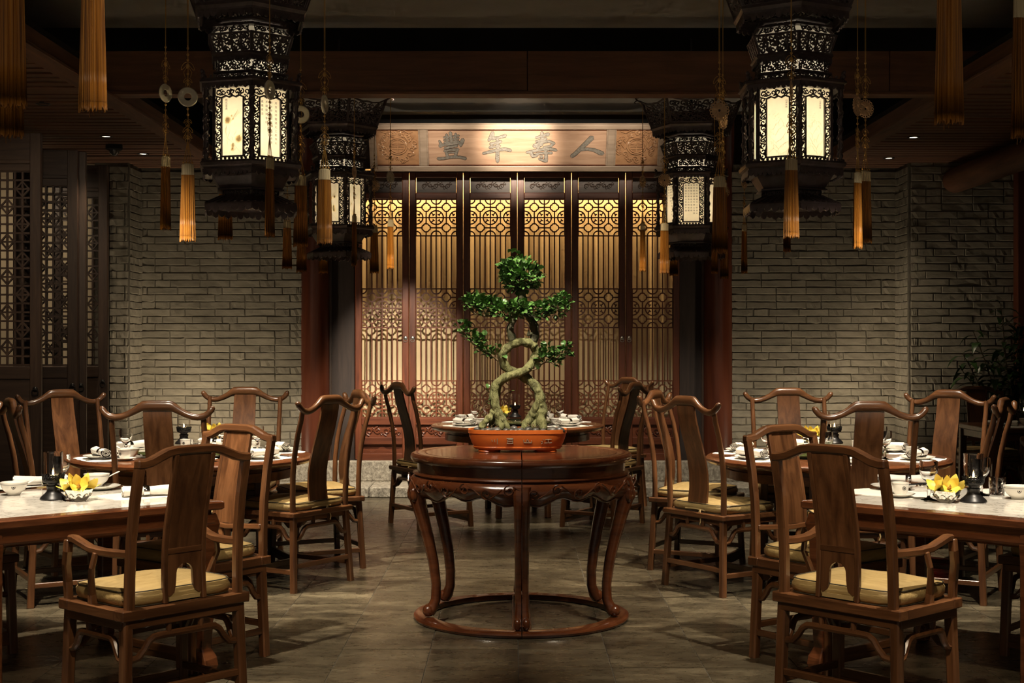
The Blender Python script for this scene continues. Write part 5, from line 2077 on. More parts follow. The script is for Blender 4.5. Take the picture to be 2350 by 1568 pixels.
    six('band_panel', fret(-.088, .088, .002, .048, .024, .0038, 5, dens=2).mesh('band_panel', MD), .186, zl(2.751))
    six('band_panel', fret(-.088, .088, .0, .024, .022, .004, 6, dens=2).mesh('band_panel', MD), .186, zl(2.711))
    six('neck_panel', fret(-.07, .07, .0, .022, .020, .003, 7).mesh('neck_panel', MD), .152, zl(2.161))
    # the lamp box: posts, fret border, frame, paper
    Rb = .203
    W, H = Rb, .352
    z0 = 2.316
    bd = G()
    f1 = fret(-W / 2 + .012, -W / 2 + .040, .012, H - .012, .028, .0032, 8, dens=2)
    f2 = fret(W / 2 - .040, W / 2 - .012, .012, H - .012, .028, .0032, 9, dens=2)
    f3 = fret(-W / 2 + .040, W / 2 - .040, H - .038, H - .008, .026, .0032, 10, dens=2)
    for f_ in (f1, f2, f3):
        bd.merge(f_)
    pw = W / 2 - .043
    top = [(-pw, H - .05), (-pw * .6, H - .040), (-pw * .3, H - .048), (0, H - .040), (pw * .3, H - .048), (pw * .6, H - .040), (pw, H - .05)]
    bd.bar([(x, 0, z) for x, z in top], .007, .010, up=(0, 1, 0))
    bd.bar([(-pw, 0, .022), (pw, 0, .022)], .008, .010, up=(0, 1, 0))
    for s in (-1, 1):
        bd.bar([(s * pw, 0, .018), (s * pw, 0, H - .046)], .006, .010, up=(0, 1, 0))
        bd.bar([(s * (W / 2 - .005), 0, 0), (s * (W / 2 - .005), 0, H)], .010, .012, up=(0, 1, 0))
    six('lamp_frame', bd.mesh('lamp_frame', MD), Rb, zl(z0))
    pane = G()
    pane.box((0, .008, H / 2), (W - .012, .0016, H - .004))
    panes = six('pane', pane.mesh('pane', M['paper']), Rb, zl(z0))
    # corner posts with twining carving
    pgs = G()
    pgs.tube([(0, 0, 0), (0, 0, H)], .0105, 8, up=(0, 1, 0))
    pgs.tube([(.012 * math.cos(i * .62), .011 * math.sin(i * .62), H * i / 44) for i in range(45)], .0056, 5, up=(0, 1, 0))
    pgs.tube([(.010 * math.cos(-i * .8 + 2), .010 * math.sin(-i * .8 + 2), H * i / 44) for i in range(45)], .0046, 5, up=(0, 1, 0))
    pm = pgs.mesh('post', MD, smooth=True)
    for k in range(6):
        a = k * PI / 3
        link('post', pm, t, (.245 * math.cos(a), .245 * math.sin(a), zl(z0)))
    # little guardian figures on the eave corners
    fg = G()
    fg.ell((0, 0, .012), (.011, .009, .014), 8, 6)
    fg.ell((.004, 0, .032), (.008, .008, .009), 8, 6)
    fg.ell((-.006, 0, .020), (.006, .007, .016), 8, 6)
    fm = fg.mesh('figure', MD, smooth=True)
    for k in range(6):
        a = k * PI / 3
        link('figure', fm, t, (.262 * math.cos(a), .262 * math.sin(a), zl(2.71)), (0, 0, a))
    # curled tips of the crown
    tg2 = G()
    tg2.tube([(0, 0, 0), (.025, 0, .012), (.045, 0, .020), (.058, 0, .034), (.052, 0, .046), (.040, 0, .042), (.042, 0, .032)], [.008, .007, .006, .0055, .005, .0045, .003], 6, up=(0, 1, 0))
    tg2.tube([(.045, 0, .020), (.060, 0, .014), (.066, 0, .004), (.058, 0, -.002)], .004, 6, up=(0, 1, 0))
    tm = tg2.mesh('crown_tip', MD, smooth=True)
    for k in range(6):
        a = k * PI / 3
        link('crown_tip', tm, t, (.355 * math.cos(a), .355 * math.sin(a), zl(3.245)), (0, 0, a))
        G().tube([(.292 * math.cos(a), .292 * math.sin(a), zl(3.055)), (.325 * math.cos(a), .325 * math.sin(a), zl(3.15)), (.357 * math.cos(a), .357 * math.sin(a), zl(3.248))], .007, 6, up=(0, 1, 0)).build('crown_rib', MD, t, smooth=True)
    # inner paper liners behind the open work
    for pr in ([(.168, 2.712), (.168, 2.80)], [(.178, 2.842), (.205, 2.924), (.17, 2.962)], [(.135, 2.160), (.135, 2.184)]):
        G().lathe([(r, zl(z)) for r, z in pr], 6).build('liner', M['paper'], t)
    for z in (2.704, 2.322):  # unseen discs added to stop light leaking from the lamp box
        G().lathe([(0, zl(z)), (.185, zl(z)), (.185, zl(z) - .004), (0, zl(z) - .004)], 6).build('light_baffle', MD, t)
    # hook, stem and ceiling rod
    hk = G()
    hk.lathe([(0, zl(3.10)), (.05, zl(3.10)), (.07, zl(3.13)), (.03, zl(3.16)), (.012, zl(3.19)), (.012, zl(3.26)), (0, zl(3.27))], 12)
    hk.tube([(0, 0, zl(3.25)), (0, 0, zl(3.72))], .007, 8, up=(1, 0, 0))
    for s in (-1, 1):
        hk.tube([(s * .02, 0, zl(3.20)), (s * .055, 0, zl(3.215)), (s * .06, 0, zl(3.25)), (s * .045, 0, zl(3.265))], .005, 6, up=(0, 1, 0))
    for k in range(3):
        a = k * PI / 3
        hk.bar([(-.28 * math.cos(a), -.28 * math.sin(a), zl(3.045)), (0, 0, zl(3.10)), (.28 * math.cos(a), .28 * math.sin(a), zl(3.045))], .014, .014)
    hk.build('hanger', M['ironblack'], t, smooth=True)
    # bulbs
    bg = G()
    bg.ell((0, 0, zl(2.43)), (.02, .02, .03), 10, 8)
    bg.build('bulb', M['bulb'], t, smooth=True)
    return t, panes


lan_root, lan_panes = make_lantern()
lan = Proto(lan_root)


def lamp_in(x, y, e1, e2):
    for z, e in ((2.45, e1), (2.775, e2)):
        l = bpy.data.lights.new('lantern_lamp', 'POINT')
        l.energy = e
        l.color = (1.0, 0.88, 0.68)
        l.shadow_soft_size = .03
        o = link('lantern_lamp', l, None, (x, y, z))


LANS = [(-1.279, 6.80, 42, 'nearer left carved palace lantern, with flowers and a poem on its lit panes'),
        (1.358, 6.80, 28, 'nearer right carved palace lantern, with pale landscapes on its lit panes'),
        (-1.297, 10.40, 49, 'farther left carved palace lantern in front of the round column'),
        (1.330, 10.40, 53, 'farther right carved palace lantern in front of the round column')]
LROOT = []
for x, y, th, lab in LANS:
    LROOT.append(lan.put((x, y, ZL0), math.radians(th), lab, 'carved palace lanterns'))
    lamp_in(x, y, 3.6, .55)


def pane_kids(root):
    return [c for c in root.children if c.name.split('.')[0] == 'pane']


def facing(root):
    """panes of a lantern sorted by how squarely they face the camera"""
    out = []
    for k, c in enumerate(pane_kids(root)):
        a = root.rotation_euler.z + (k + .5) * PI / 3
        n = Vector((math.cos(a), math.sin(a)))
        v = Vector((-root.location.x, -root.location.y)).normalized()
        out.append((n.dot(v), k, c))
    out.sort(key=lambda q: -q[0])
    return out


def blossom(g, c, r, n=7, lay=2):
    for L_ in range(lay):
        for i in range(n):
            a = 2 * PI * i / n + L_ * .4
            q = Vector((c[0] + r * (.62 - .3 * L_) * math.cos(a), -.0004 * L_, c[1] + r * (.62 - .3 * L_) * math.sin(a)))
            g.add([q + Vector((r * .42 * math.cos(b * PI / 4), 0, r * .42 * math.sin(b * PI / 4))) for b in range(8)], [tuple(range(8))])


def strokes(g, pts, w_):
    g.bar([(x, 0, z) for x, z in pts], w_, .0004, up=(0, 1, 0))


def painting(pane, seed, poem=None):
    rr = random.Random(seed)
    off = -.0008
    H, pw = .352, .055
    if poem:
        cols, size, dxs = poem
        for body, x, ztop in cols:
            me = text_mesh('\n'.join(body), size, 'calligraphy', M['ink'], dxs)
            link('calligraphy', me, pane, (x, .0055, ztop))
        return
    g = G()
    cs = [(-.028, .195, .020), (.030, .105, .021), (-.002, .075, .011), (-.004, .057, .010), (-.008, .215, .006), (.0, .200, .006)]
    if seed > 1:
        cs = [(rr.uniform(-.035, .035), rr.uniform(.06, .24), rr.uniform(.006, .018)) for _ in range(5)]
    for x, z, r in cs:
        blossom(g, (x, z), r)
    o = g.build('painted_blossoms', M['paint_orange'], pane, fix=False)
    o.location.y = .0050
    g = G()
    for k in range(11):
        x, z = (rr.uniform(-.03, .035), rr.uniform(.04, .13)) if k > 4 else (.0 + k * .002, .205 + k * .004)
        a = rr.uniform(.4, 2.4) if k > 4 else .5 + k * .12
        L_ = rr.uniform(.02, .045)
        strokes(g, [(x, z), (x + L_ * .5 * math.cos(a) + .003, z + L_ * .5 * math.sin(a)), (x + L_ * math.cos(a), z + L_ * math.sin(a) * .9)], .0016)
    strokes(g, [(-.035, .17), (-.04, .14), (-.03, .11), (.0, .085), (.03, .05), (.045, .03)], .0018)
    o = g.build('painted_stems', M['paint_green'], pane, fix=False)
    o.location.y = .0045


def landscape(pane, seed):
    rr = random.Random(seed)
    g = G()
    for k in range(5):
        z = .04 + k * .032
        pts = []
        for i in range(9):
            pts.append((-.05 + .0125 * i, z + rr.uniform(0, .02) + .018 * math.sin(i * .8 + k)))
        strokes(g, pts, .0015)
        for i in range(9):
            x, zz = pts[i % 9]
            strokes(g, [(x, zz), (x + rr.uniform(-.004, .004), zz - rr.uniform(.004, .018))], .001)
    for k in range(16):
        x, zz = rr.uniform(-.05, .0), rr.uniform(.16, .23)
        strokes(g, [(x, zz), (x + .006, zz + .004)], .002)
    o = g.build('painted_landscape', M['paint_green'], pane, fix=False)
    o.location.y = .0050
    me = text_mesh('\n'.join('山居秋暝'), .0105, 'calligraphy', M['ink'], 1.0)
    link('calligraphy', me, pane, (.035 if seed % 2 else .040, .0050, .285))


f = facing(LROOT[0])
painting(f[0][2], 1)
me = text_mesh('\n'.join('桃花富貴'), .0125, 'calligraphy', M['ink'], 1.1)
link('calligraphy', me, f[0][2], (-.036, .0050, .288))
poem = ([('月落烏啼霜滿天江楓漁火', .036, .280), ('對愁眠姑蘇城外寒山寺夜', .010, .280), ('半鐘聲到客船', -.016, .280), ('楓橋夜泊', -.040, .280)], .0135, 1.42)
painting(f[1][2], 2, poem)
painting(f[2][2], 3)
f = facing(LROOT[1])
landscape(f[0][2], 4)
landscape(f[1][2], 5)
f = facing(LROOT[2])
painting(f[0][2], 6)
painting(f[1][2], 7)
painting(f[2][2], 8)
f = facing(LROOT[3])
painting(f[0][2], 9, ([('月落烏啼霜滿天江楓漁火', .040, .285), ('對愁眠姑蘇城外寒山寺夜', .020, .285), ('半鐘聲到客船月落烏啼', .0, .285), ('霜滿天江楓漁火對愁眠', -.020, .285), ('姑蘇城外寒山寺夜半鐘', -.040, .285)], .0145, 1.42))
painting(f[1][2], 10, ([('月落烏啼霜滿天江楓漁火', .036, .285), ('對愁眠姑蘇城外寒山寺夜', .012, .285), ('半鐘聲到客船', -.012, .285), ('楓橋夜泊', -.036, .285)], .0145, 1.42))

# ---------------------------------------------------------------- tassels
def tassel_meshes():
    rr = random.Random(4)
    out = {}
    n = 84
    g = G()
    vs = []
    lens = [0, .02, .10, .20, .285, .305]
    rad = [1 + R_.uniform(-.10, .08) + (.05 if i % 2 else -.05) for i in range(n)]
    tip_ = [R_.uniform(-.010, .007) for i in range(n)]
    for q, d in enumerate(lens):
        for i in range(n):
            a = 2 * PI * i / n
            wd = .027 + .007 * (d / .3)
            vs.append((wd * rad[i] * math.cos(a), wd * .45 * rad[i] * math.sin(a), -.045 - d + (tip_[i] if q == 5 else 0)))
    fs = []
    for q in range(5):
        for i in range(n):
            j = (i + 1) % n
            fs.append((q * n + i, q * n + j, (q + 1) * n + j, (q + 1) * n + i))
    fs.append(tuple(4 * n + i for i in range(n)))
    g.add(vs, fs)
    for k in range(7):
        x = rr.uniform(-.03, .03)
        g.tube([(x, rr.uniform(-.01, .01), -.34), (x + rr.uniform(-.004, .004), rr.uniform(-.01, .01), -.345 - rr.uniform(.008, .028))], .0008, 4, up=(1, 0, 0))
    out['skirt'] = g.mesh('skirt', M['tassel'], smooth=True, ang=20)
    g = G()
    g.lathe([(.029, -.046), (.028, 0.0), (.020, .006), (0, .010)], 24, sy=.45)
    for i in range(6):
        x = -.025 + .01 * i
        g.tube([(x, -.0125 * math.sqrt(max(.1, 1 - (x / .03) ** 2)), -.046), (x * .97, -.0128 * math.sqrt(max(.1, 1 - (x / .03) ** 2)), .002)], .0028, 5, up=(1, 0, 0))
    out['cap'] = g.mesh('cap', M['cap'], smooth=True, ang=40)
    g = G()
    for x in (-.02, -.007, .007, .02):
        g.tube([(x, 0, .005), (x * .5, 0, .06), (0, 0, .115)], .0016, 4, up=(0, 1, 0))
        g.ell((x, -.004, .012), (.005, .005, .005), 6, 4)
    out['net'] = g.mesh('net', M['cord'], smooth=True)

    def knot(zc, s=1.0):
        k = G()
        k.ell((0, 0, zc), (.006 * s, .006 * s, .008 * s), 8, 6)
        for sg in (-1, 1):
            k.tube([(sg * (.005 + .016 * s * math.sin(PI * i / 9)), .002 * math.sin(i), zc + .012 * s * math.cos(PI * i / 9 * 1.6)) for i in range(10)], .0014, 4, up=(0, 1, 0))
            k.tube([(0, 0, zc), (sg * .012 * s, .002, zc - .018 * s), (sg * .008 * s, 0, zc - .034 * s)], .0012, 4, up=(0, 1, 0))
        return k
    g = G()
    for zc, s in ((.135, .9), (.165, 1.1), (.205, .8)):
        g.merge(knot(zc, s))
    for zc in (.125, .185, .235, .262):
        g.ell((0, 0, zc), (.0058, .0058, .0062), 8, 6)
    g.tube([(0, 0, .11), (.002, .001, .19), (0, 0, .272)], .0020, 5, up=(0, 1, 0))
    out['low_knot'] = g.mesh('knot', M['cord'], smooth=True)
    g = G()
    g.merge(knot(.395, .9))
    g.merge(knot(.462, 1.55))
    for zc in (.378, .425, .49, .515, .545):
        g.ell((0, 0, zc), (.0062, .0062, .0068), 8, 6)
    g.tube([(0, 0, .365), (.0015, .001, .45), (0, 0, .56)], .0020, 5, up=(0, 1, 0))
    out['high_knot'] = g.mesh('knot', M['cord'], smooth=True)
    g = G().lathe([(.017, -.004), (.020, -.006), (.042, -.006), (.046, 0), (.042, .006), (.020, .006), (.017, .004), (.017, -.004)], 36)
    g.xf(Matrix.Translation((0, 0, .318)) @ Matrix.Rotation(PI / 2, 4, 'X'))
    out['ring'] = g.mesh('jade_ring', M['jade'], smooth=True)

    def disc(mt):
        g = G().lathe([(.0065, -.003), (.012, -.004), (.036, -.003), (.036, .003), (.012, .004), (.0065, .003), (.0065, -.003)], 32)
        for i in range(18):
            a = 2 * PI * i / 18
            c = (.0405 * math.cos(a), .0405 * math.sin(a), 0)
            g.tube([(c[0] + .0062 * math.cos(b * PI / 4), c[1] + .0062 * math.sin(b * PI / 4), 0) for b in range(8)], .0022, 4, closed=True)
        for i in range(12):
            a = 2 * PI * i / 12
            g.tube([(.016 * math.cos(a), .016 * math.sin(a), -.0045), (.031 * math.cos(a + .2), .031 * math.sin(a + .2), -.0040)], .0016, 4)
            g.tube([(.016 * math.cos(a), .016 * math.sin(a), .0045), (.031 * math.cos(a + .2), .031 * math.sin(a + .2), .0040)], .0016, 4)
        g.xf(Matrix.Translation((0, 0, .318)) @ Matrix.Rotation(PI / 2, 4, 'X'))
        return g.mesh('carved_disc', mt, smooth=True, ang=50)
    out['disc'] = disc(M['amberdisc'])
    out['paledisc'] = disc(M['jade'])
    return out


TM = tassel_meshes()


def tassel(x, Y, ybot, ztop, kind, rz, label, group, turn=0.0):
    """x: picture column of the tassel, ybot: picture row of its lower end at depth Y"""
    zb = px(x, ybot, Y).z
    zc = zb + .355
    X = px(x, 0, Y).x
    t = thing('tassel_ornament', label, 'tassel', (X, Y, zc), rz, group)
    link('skirt', TM['skirt'], t)
    link('cap', TM['cap'], t)
    link('net', TM['net'], t)
    link('knot', TM['low_knot'], t)
    if kind != 'none':
        link({'ring': 'jade_ring', 'disc': 'carved_disc', 'paledisc': 'carved_disc'}[kind], TM[kind], t, (0, 0, 0), (0, 0, turn))
        link('knot', TM['high_knot'], t)
    # the cords rise to the nearest curled tip of the lantern's crown, or to the ceiling
    tip = None
    for lx, ly, th, _ in LANS:
        for k in range(6):
            a = math.radians(th) + k * PI / 3
            q = Vector((lx + .408 * math.cos(a), ly + .408 * math.sin(a), 3.285))
            if (q.xy - Vector((X, Y))).length < .3 and (tip is None or (q.xy - Vector((X, Y))).length < (tip.xy - Vector((X, Y))).length):
                tip = q
    if tip is None:
        end = Vector((0, 0, 3.722 - zc))
    else:
        end = Matrix.Rotation(-rz, 3, 'Z') @ (tip - Vector((X, Y, zc)))
    for dx in (-.0022, .0022):
        G().tube([(dx, 0, .55), (dx, 0, max(.58, 3.215 - zc)), end + Vector((dx, 0, 0))], .0013, 5, up=(0, 1, 0)).build('cord', M['cord'], t, smooth=True)
    return t


ZT = 3.27
G1 = 'tassels on the nearer left lantern'
tassel(380, 6.88, 527, ZT, 'ring', 1.1, 'golden tassel hanging farthest left, with its jade ring turned nearly edge on', G1)
tassel(431, 6.50, 554, ZT, 'ring', .25, 'golden tassel with a jade ring seen full face, left of the poem lantern', G1)
tassel(619, 6.40, 543, ZT, 'ring', 1.25, 'thin golden tassel hanging across the poem pane of the nearer left lantern', G1)
tassel(745, 6.72, 560, ZT, 'ring', 1.45 - 1.3, 'broad brown tassel hanging in front of the farther left lantern', G1, 1.25)
tassel(690, 7.10, 566, ZT, 'ring', .2, 'dark tassel with a large jade ring at the right of the poem lantern', G1)
tassel(517, 7.18, 550, ZT, 'none', .1, 'dark purple looking tassel peeping out below the poem lantern', G1)
G2 = 'tassels on the nearer right lantern'
tassel(1651, 6.60, 580, ZT, 'disc', .1, 'golden tassel with a pierced disc seen full face, left of the landscape lantern', G2)
tassel(1659, 7.02, 582, ZT, 'disc', .9, 'brown tassel close behind the pierced disc left of the landscape lantern', G2)
tassel(1816, 6.38, 546, ZT, 'disc', 1.0 - .9, 'broad golden tassel hanging between the two lit landscape panes', G2, 1.15)
tassel(1806, 7.22, 578, ZT, 'none', 1.1, 'tassel end peeping out behind the broad golden tassel of the landscape lantern', G2)
tassel(1968, 6.60, 570, ZT, 'disc', .85, 'golden tassel right of the landscape lantern, left and lower of the pair', G2)
tassel(1986, 6.98, 558, ZT, 'disc', .3, 'golden tassel right of the landscape lantern, right and higher of the pair', G2)
G3 = 'tassels on the farther left lantern'
tassel(659, 10.53, 617, ZT, 'paledisc', .3, 'bright yellow tassel with a pale disc in front of the left brick wall', G3)
tassel(692, 10.11, 625, ZT, 'none', .2, 'bright tassel end showing below the dark tassel of the poem lantern', G3)
tassel(742, 10.82, 627, ZT, 'none', .4, 'tassel peeping out below the skirt of the farther left lantern', G3)
tassel(813, 9.98, 610, ZT, 'disc', 1.35, 'thin tassel hanging across the lit pane of the farther left lantern', G3)
tassel(859, 10.70, 627, ZT, 'disc', .5, 'brown tassel with a disc before the first latticed door', G3)
tassel(896, 10.28, 617, ZT, 'paledisc', 1.0, 'slim tassel with a pale disc under the left end of the name board', G3)
G4 = 'tassels on the farther right lantern'
tassel(1475, 10.45, 623, ZT, 'disc', .95, 'brown tassel with a disc turned edge on under the right end of the name board', G4)
tassel(1525, 10.05, 628, ZT, 'disc', .2, 'tassel with a carved disc just left of the farther right lantern', G4)
tassel(1546, 10.77, 633, ZT, 'none', .4, 'dim tassel showing below the farther right lantern on its left', G4)
tassel(1640, 10.02, 628, ZT, 'none', .9, 'bright tassel end below the pierced disc tassel of the landscape lantern', G4)
tassel(1662, 10.75, 640, ZT, 'disc', .3, 'lowest dim tassel end beside the right round column', G4)
tassel(1708, 10.35, 627, ZT, 'disc', .9, 'slim tassel in front of the right brick wall', G4)
G5 = 'large close tassels along the upper edge'
tassel(24, 3.30, 247, 3.72, 'none', .15, 'large golden tassel cut by the upper left corner', G5)
tassel(22, 3.85, 316, 3.72, 'none', .25, 'darker golden tassel behind the one in the upper left corner', G5)
tassel(213, 3.75, 256, 3.72, 'none', .1, 'large dark golden tassel right of the upper left corner', G5)
tassel(2178, 3.35, 284, 3.72, 'none', .1, 'large golden tassel left of the upper right corner', G5)
tassel(2345, 3.60, 318, 3.72, 'none', .5, 'golden tassel cut by the upper right edge', G5)

# ---------------------------------------------------------------- ceiling fittings
dl = G().lathe([(.055, 0), (.05, -.006), (.040, -.004), (.036, .012), (0, .012)], 20)
dlm = dl.mesh('trim', M['ironblack'], smooth=True)
lens = G().disc(.036, .002, 16).mesh('lens', M['lamp_lens'])
for x, y, e, lab in ((-3.345, 9.93, 30, 'recessed downlight nearest us in the left slatted ceiling'), (-3.355, 11.50, 40, 'middle recessed downlight in the left slatted ceiling'),
                     (-3.33, 12.56, 26, 'farthest recessed downlight in the left slatted ceiling'), (3.318, 11.55, 8, 'recessed downlight in the right slatted ceiling'),
                     (3.465, 12.85, 22, 'recessed downlight beside the right brick pier')):
    t = thing('downlight', lab, 'ceiling light', (x, y, SLAT_Z - .018), 0, 'recessed downlights')
    link('trim', dlm, t)
    link('lens', lens, t)
    l = bpy.data.lights.new('downlight_lamp', 'SPOT')
    l.energy = e
    l.spot_size = math.radians(75)
    l.spot_blend = .8
    l.color = WHITE
    l.shadow_soft_size = .03
    link('downlight_lamp', l, None, (x, y, SLAT_Z - .03))
t = thing('security_camera', 'black dome security camera under the left slatted ceiling', 'camera', px(262, 345, 12.0))
G().lathe([(0, .05), (.07, .05), (.072, .01), (.06, 0), (0, 0)], 24).build('housing', M['black'], t, smooth=True)
G().ell((0, 0, 0), (.047, .047, .05), 16, 10).build('dome', M['camdome'], t, smooth=True)
g = G()
g.tube([(4.19, 13.3, 2.99), (4.19, 11.0, 2.99), (4.19, 7.5, 2.99)], [.118, .122, .125], 28)
o = g.build('trim_8', M['beam_y'], smooth=True)
struct(o, 'dark round timber purlin at the upper right')

# ---------------------------------------------------------------- things on the tables
def emblem(parent, r, z, tilt=0.0):
    g = G()
    g.tube([(.0075 * math.cos(i * PI / 6), -r - .0004, z + .0075 * math.sin(i * PI / 6)) for i in range(12)], .0012, 4, up=(0, 1, 0), closed=True)
    g.ell((0, -r - .0004, z), (.0035, .001, .0042), 8, 4)
    return g.build('emblem', M['ink'], parent)


def mk_bowl():
    t = thing('rice_bowl', 'white bowl', 'bowl')
    b = G().lathe([(0, .0), (.026, 0), (.028, .006), (.030, .010), (.048, .026), (.057, .045), (.060, .058), (.0605, .0605), (.058, .0595), (.054, .046), (.044, .028), (.028, .014), (0, .012)], 32).build('bowl', M['porcelain'], t, smooth=True)
    G().lathe([(.0588, .0505), (.0594, .0515), (.0590, .0520)], 32).build('rim_line', M['ink'], b)
    emblem(b, .0545, .040)
    return t


def mk_spoon():
    t = thing('soup_spoon', 'white china soup spoon', 'spoon')

    def fn(u, v):
        x = -.028 + .056 * u
        y = (v - .5) * 2
        w_ = .019 * math.sqrt(max(0.0, 1 - (2 * u - 1) ** 2)) + .0005
        return (x, y * w_, .012 * (y * y) + .010 * (2 * u - 1) ** 2)
    g = G().grid(fn, 10, 6)
    g.sweep([(.024, 0, .010), (.045, 0, .022), (.070, 0, .036), (.092, 0, .046), (.098, 0, .047)], [(-.0065, -.002), (.0065, -.002), (.0065, .001), (.003, .003), (-.003, .003), (-.0065, .001)], scale=[1, .9, .9, 1.1, .7])
    g.build('spoon_body', M['porcelain'], t, smooth=True)
    return t


def mk_cup():
    t = thing('tea_cup', 'white tea cup', 'cup')
    b = G().lathe([(0, 0), (.022, 0), (.024, .004), (.034, .020), (.037, .045), (.038, .058), (.0368, .058), (.035, .044), (.031, .020), (.018, .008), (0, .007)], 28).build('cup', M['porcelain'], t, smooth=True)
    G().lathe([(.0372, .0495), (.0377, .0505), (.0375, .0512)], 28).build('rim_line', M['ink'], b)
    emblem(b, .0365, .034)
    return t


def mk_saucer():
    t = thing('saucer', 'white saucer', 'saucer')
    G().lathe([(0, .003), (.03, .003), (.034, .0), (.040, .004), (.062, .013), (.066, .016), (.063, .017), (.040, .009), (0, .007)], 36).build('saucer_body', M['porcelain'], t, smooth=True)
    return t


def mk_plate():
    t = thing('plate', 'white plate', 'plate')
    G().lathe([(0, .003), (.055, .003), (.060, 0), (.066, .004), (.098, .016), (.104, .020), (.101, .021), (.066, .010), (0, .008)], 44).build('plate_body', M['porcelain'], t, smooth=True)
    return t


def mk_glass():
    t = thing('wine_glass', 'clear stemmed glass', 'glass')
    pr = [(0, 0), (.034, 0), (.035, .002), (.020, .006), (.008, .012), (.0055, .022), (.0085, .034), (.0055, .044), (.0075, .058), (.011, .066), (.0065, .072), (.012, .080), (.026, .092), (.036, .112), (.040, .135), (.0395, .160), (.0385, .172)]
    inn = [(.0372, .172), (.0382, .158), (.0385, .135), (.0345, .113), (.024, .095), (.010, .085), (0, .083)]
    G().lathe(pr + inn, 32).build('glass_body', M['glass'], t, smooth=True, ang=60, weld=True)
    return t


def mk_tumbler():
    t = thing('tumbler_glass', 'small clear tumbler', 'glass')
    G().lathe([(0, 0), (.030, 0), (.033, .004), (.036, .04), (.038, .080), (.0365, .080), (.034, .04), (.030, .012), (0, .011)], 28).build('glass_body', M['glass'], t, smooth=True, ang=60, weld=True)
    return t


def mk_candle():
    t = thing('candle_lamp', 'black candle stand with a glass chimney', 'candle lamp')
    G().lathe([(0, 0), (.056, 0), (.057, .006), (.052, .014), (.038, .026), (.029, .036), (.026, .046), (.028, .054), (.030, .060), (.022, .064), (.024, .072), (.040, .076), (.043, .080), (.043, .088), (.038, .090), (0, .090)], 36).build('stand', M['ironblack'], t, smooth=True)
    g = G()
    for i in range(24):
        a = i * PI / 12
        g.tube([(.043 * math.cos(a), .043 * math.sin(a), .086), (.045 * math.cos(a + .09), .045 * math.sin(a + .09), .094), (.0455 * math.cos(a), .0455 * math.sin(a), .104)], .0022, 4, up=(1, 0, .1))
        g.tube([(.043 * math.cos(a), .043 * math.sin(a), .086), (.045 * math.cos(a - .09), .045 * math.sin(a - .09), .094), (.0455 * math.cos(a), .0455 * math.sin(a), .104)], .0022, 4, up=(1, 0, .1))
        g.ell((.046 * math.cos(a), .046 * math.sin(a), .108), (.0042, .0042, .0052), 6, 4)
    g.tube([(.045 * math.cos(i * PI / 18), .045 * math.sin(i * PI / 18), .101) for i in range(36)], .0022, 4, closed=True)
    g.build('gallery', M['ironblack'], t, smooth=True)
    G().lathe([(.0400, .091), (.0405, .15), (.0405, .205), (.0418, .210), (.0402, .210), (.0390, .204), (.0390, .15), (.0385, .091), (.0400, .091)], 40).build('chimney', M['glass'], t, smooth=True, ang=60, weld=True)
    c = G().lathe([(0, .090), (.019, .090), (.019, .106), (.016, .108), (0, .105)], 20).build('candle', M['wax'], t, smooth=True)
    G().lathe([(0, .106), (.0034, .110), (.0044, .116), (.0030, .124), (0, .134)], 10).build('flame', M['flame'], c, smooth=True)
    return t


def petal_grid(L, W, cup, tipw=.0):
    def fn(u, v):
        t = u
        w_ = W * math.sin(PI * min(1, t * .93 + .05)) ** .8 * (1 - .25 * t)
        x = (v - .5) * 2
        return (x * w_, L * t, cup * t * t * L - .10 * L * x * x * (1 - t) + .05 * L * math.sin(t * 5 + x * 2))
    return G().grid(fn, 7, 4)


def mk_flowers(silver=True):
    t = thing('orchid_bowl', 'small bowl of yellow orchids', 'flower bowl')
    sc = lambda a, q: 1 + (.035 * math.sin(9 * a) if q in (5, 6, 7) else 0)
    G().lathe([(0, 0), (.030, 0), (.034, .004), (.046, .018), (.054, .034), (.058, .046), (.060, .052), (.0575, .052), (.050, .034), (.04, .018), (0, .010)], 54, wob=sc).build('bowl', M['silver'], t, smooth=True)
    g = G()
    for i in range(9):
        a = 2 * PI * i / 9
        pts = []
        for k in range(7):
            b = a + (k - 3) * .105
            z = .020 + .012 * math.cos((k - 3) / 3 * PI / 2)
            r = .0475 + .0095 * (z - .018) / .014
            pts.append((r * math.cos(b), r * math.sin(b), z))
        g.tube(pts, .0016, 4)
    g.build('scallop_band', M['silver'], t, smooth=True)
    pet = petal_grid(.060, .027, .45)
    for (cx, cy, rz, tilt, n) in ((.004, -.016, .15, .95, 5), (-.030, .0, -1.0, .75, 5), (.032, .010, 2.2, .7, 5)):
        base = Matrix.Translation((cx, cy, .058)) @ Matrix.Rotation(rz, 4, 'Z') @ Matrix.Rotation(tilt, 4, 'X')
        for i in range(n):
            a = 2 * PI * i / n + .3
            p = G().merge(pet, base @ Matrix.Rotation(a, 4, 'Z') @ Matrix.Rotation(.45, 4, 'X'))
            p.build('petal', M['petal'], t, smooth=True, ang=80, fix=False)
        l_ = G()
        l_.merge(petal_grid(.022, .011, 1.2), base @ Matrix.Rotation(PI, 4, 'Z') @ Matrix.Rotation(.8, 4, 'X'))
        l_.ell(base @ Vector((0, 0, .008)), (.007, .007, .009), 8, 6)
        l_.build('lip', M['lip'], t, smooth=True, ang=80)
    lg = G()
    for a in (.3, 1.8, 3.5, 5.0):
        lg.merge(petal_grid(.06, .012, .1), Matrix.Translation((.01 * math.cos(a), .01 * math.sin(a), .052)) @ Matrix.Rotation(a, 4, 'Z'))
    lg.build('green_leaf', M['greenleaf'], t, smooth=True, ang=80)
    return t


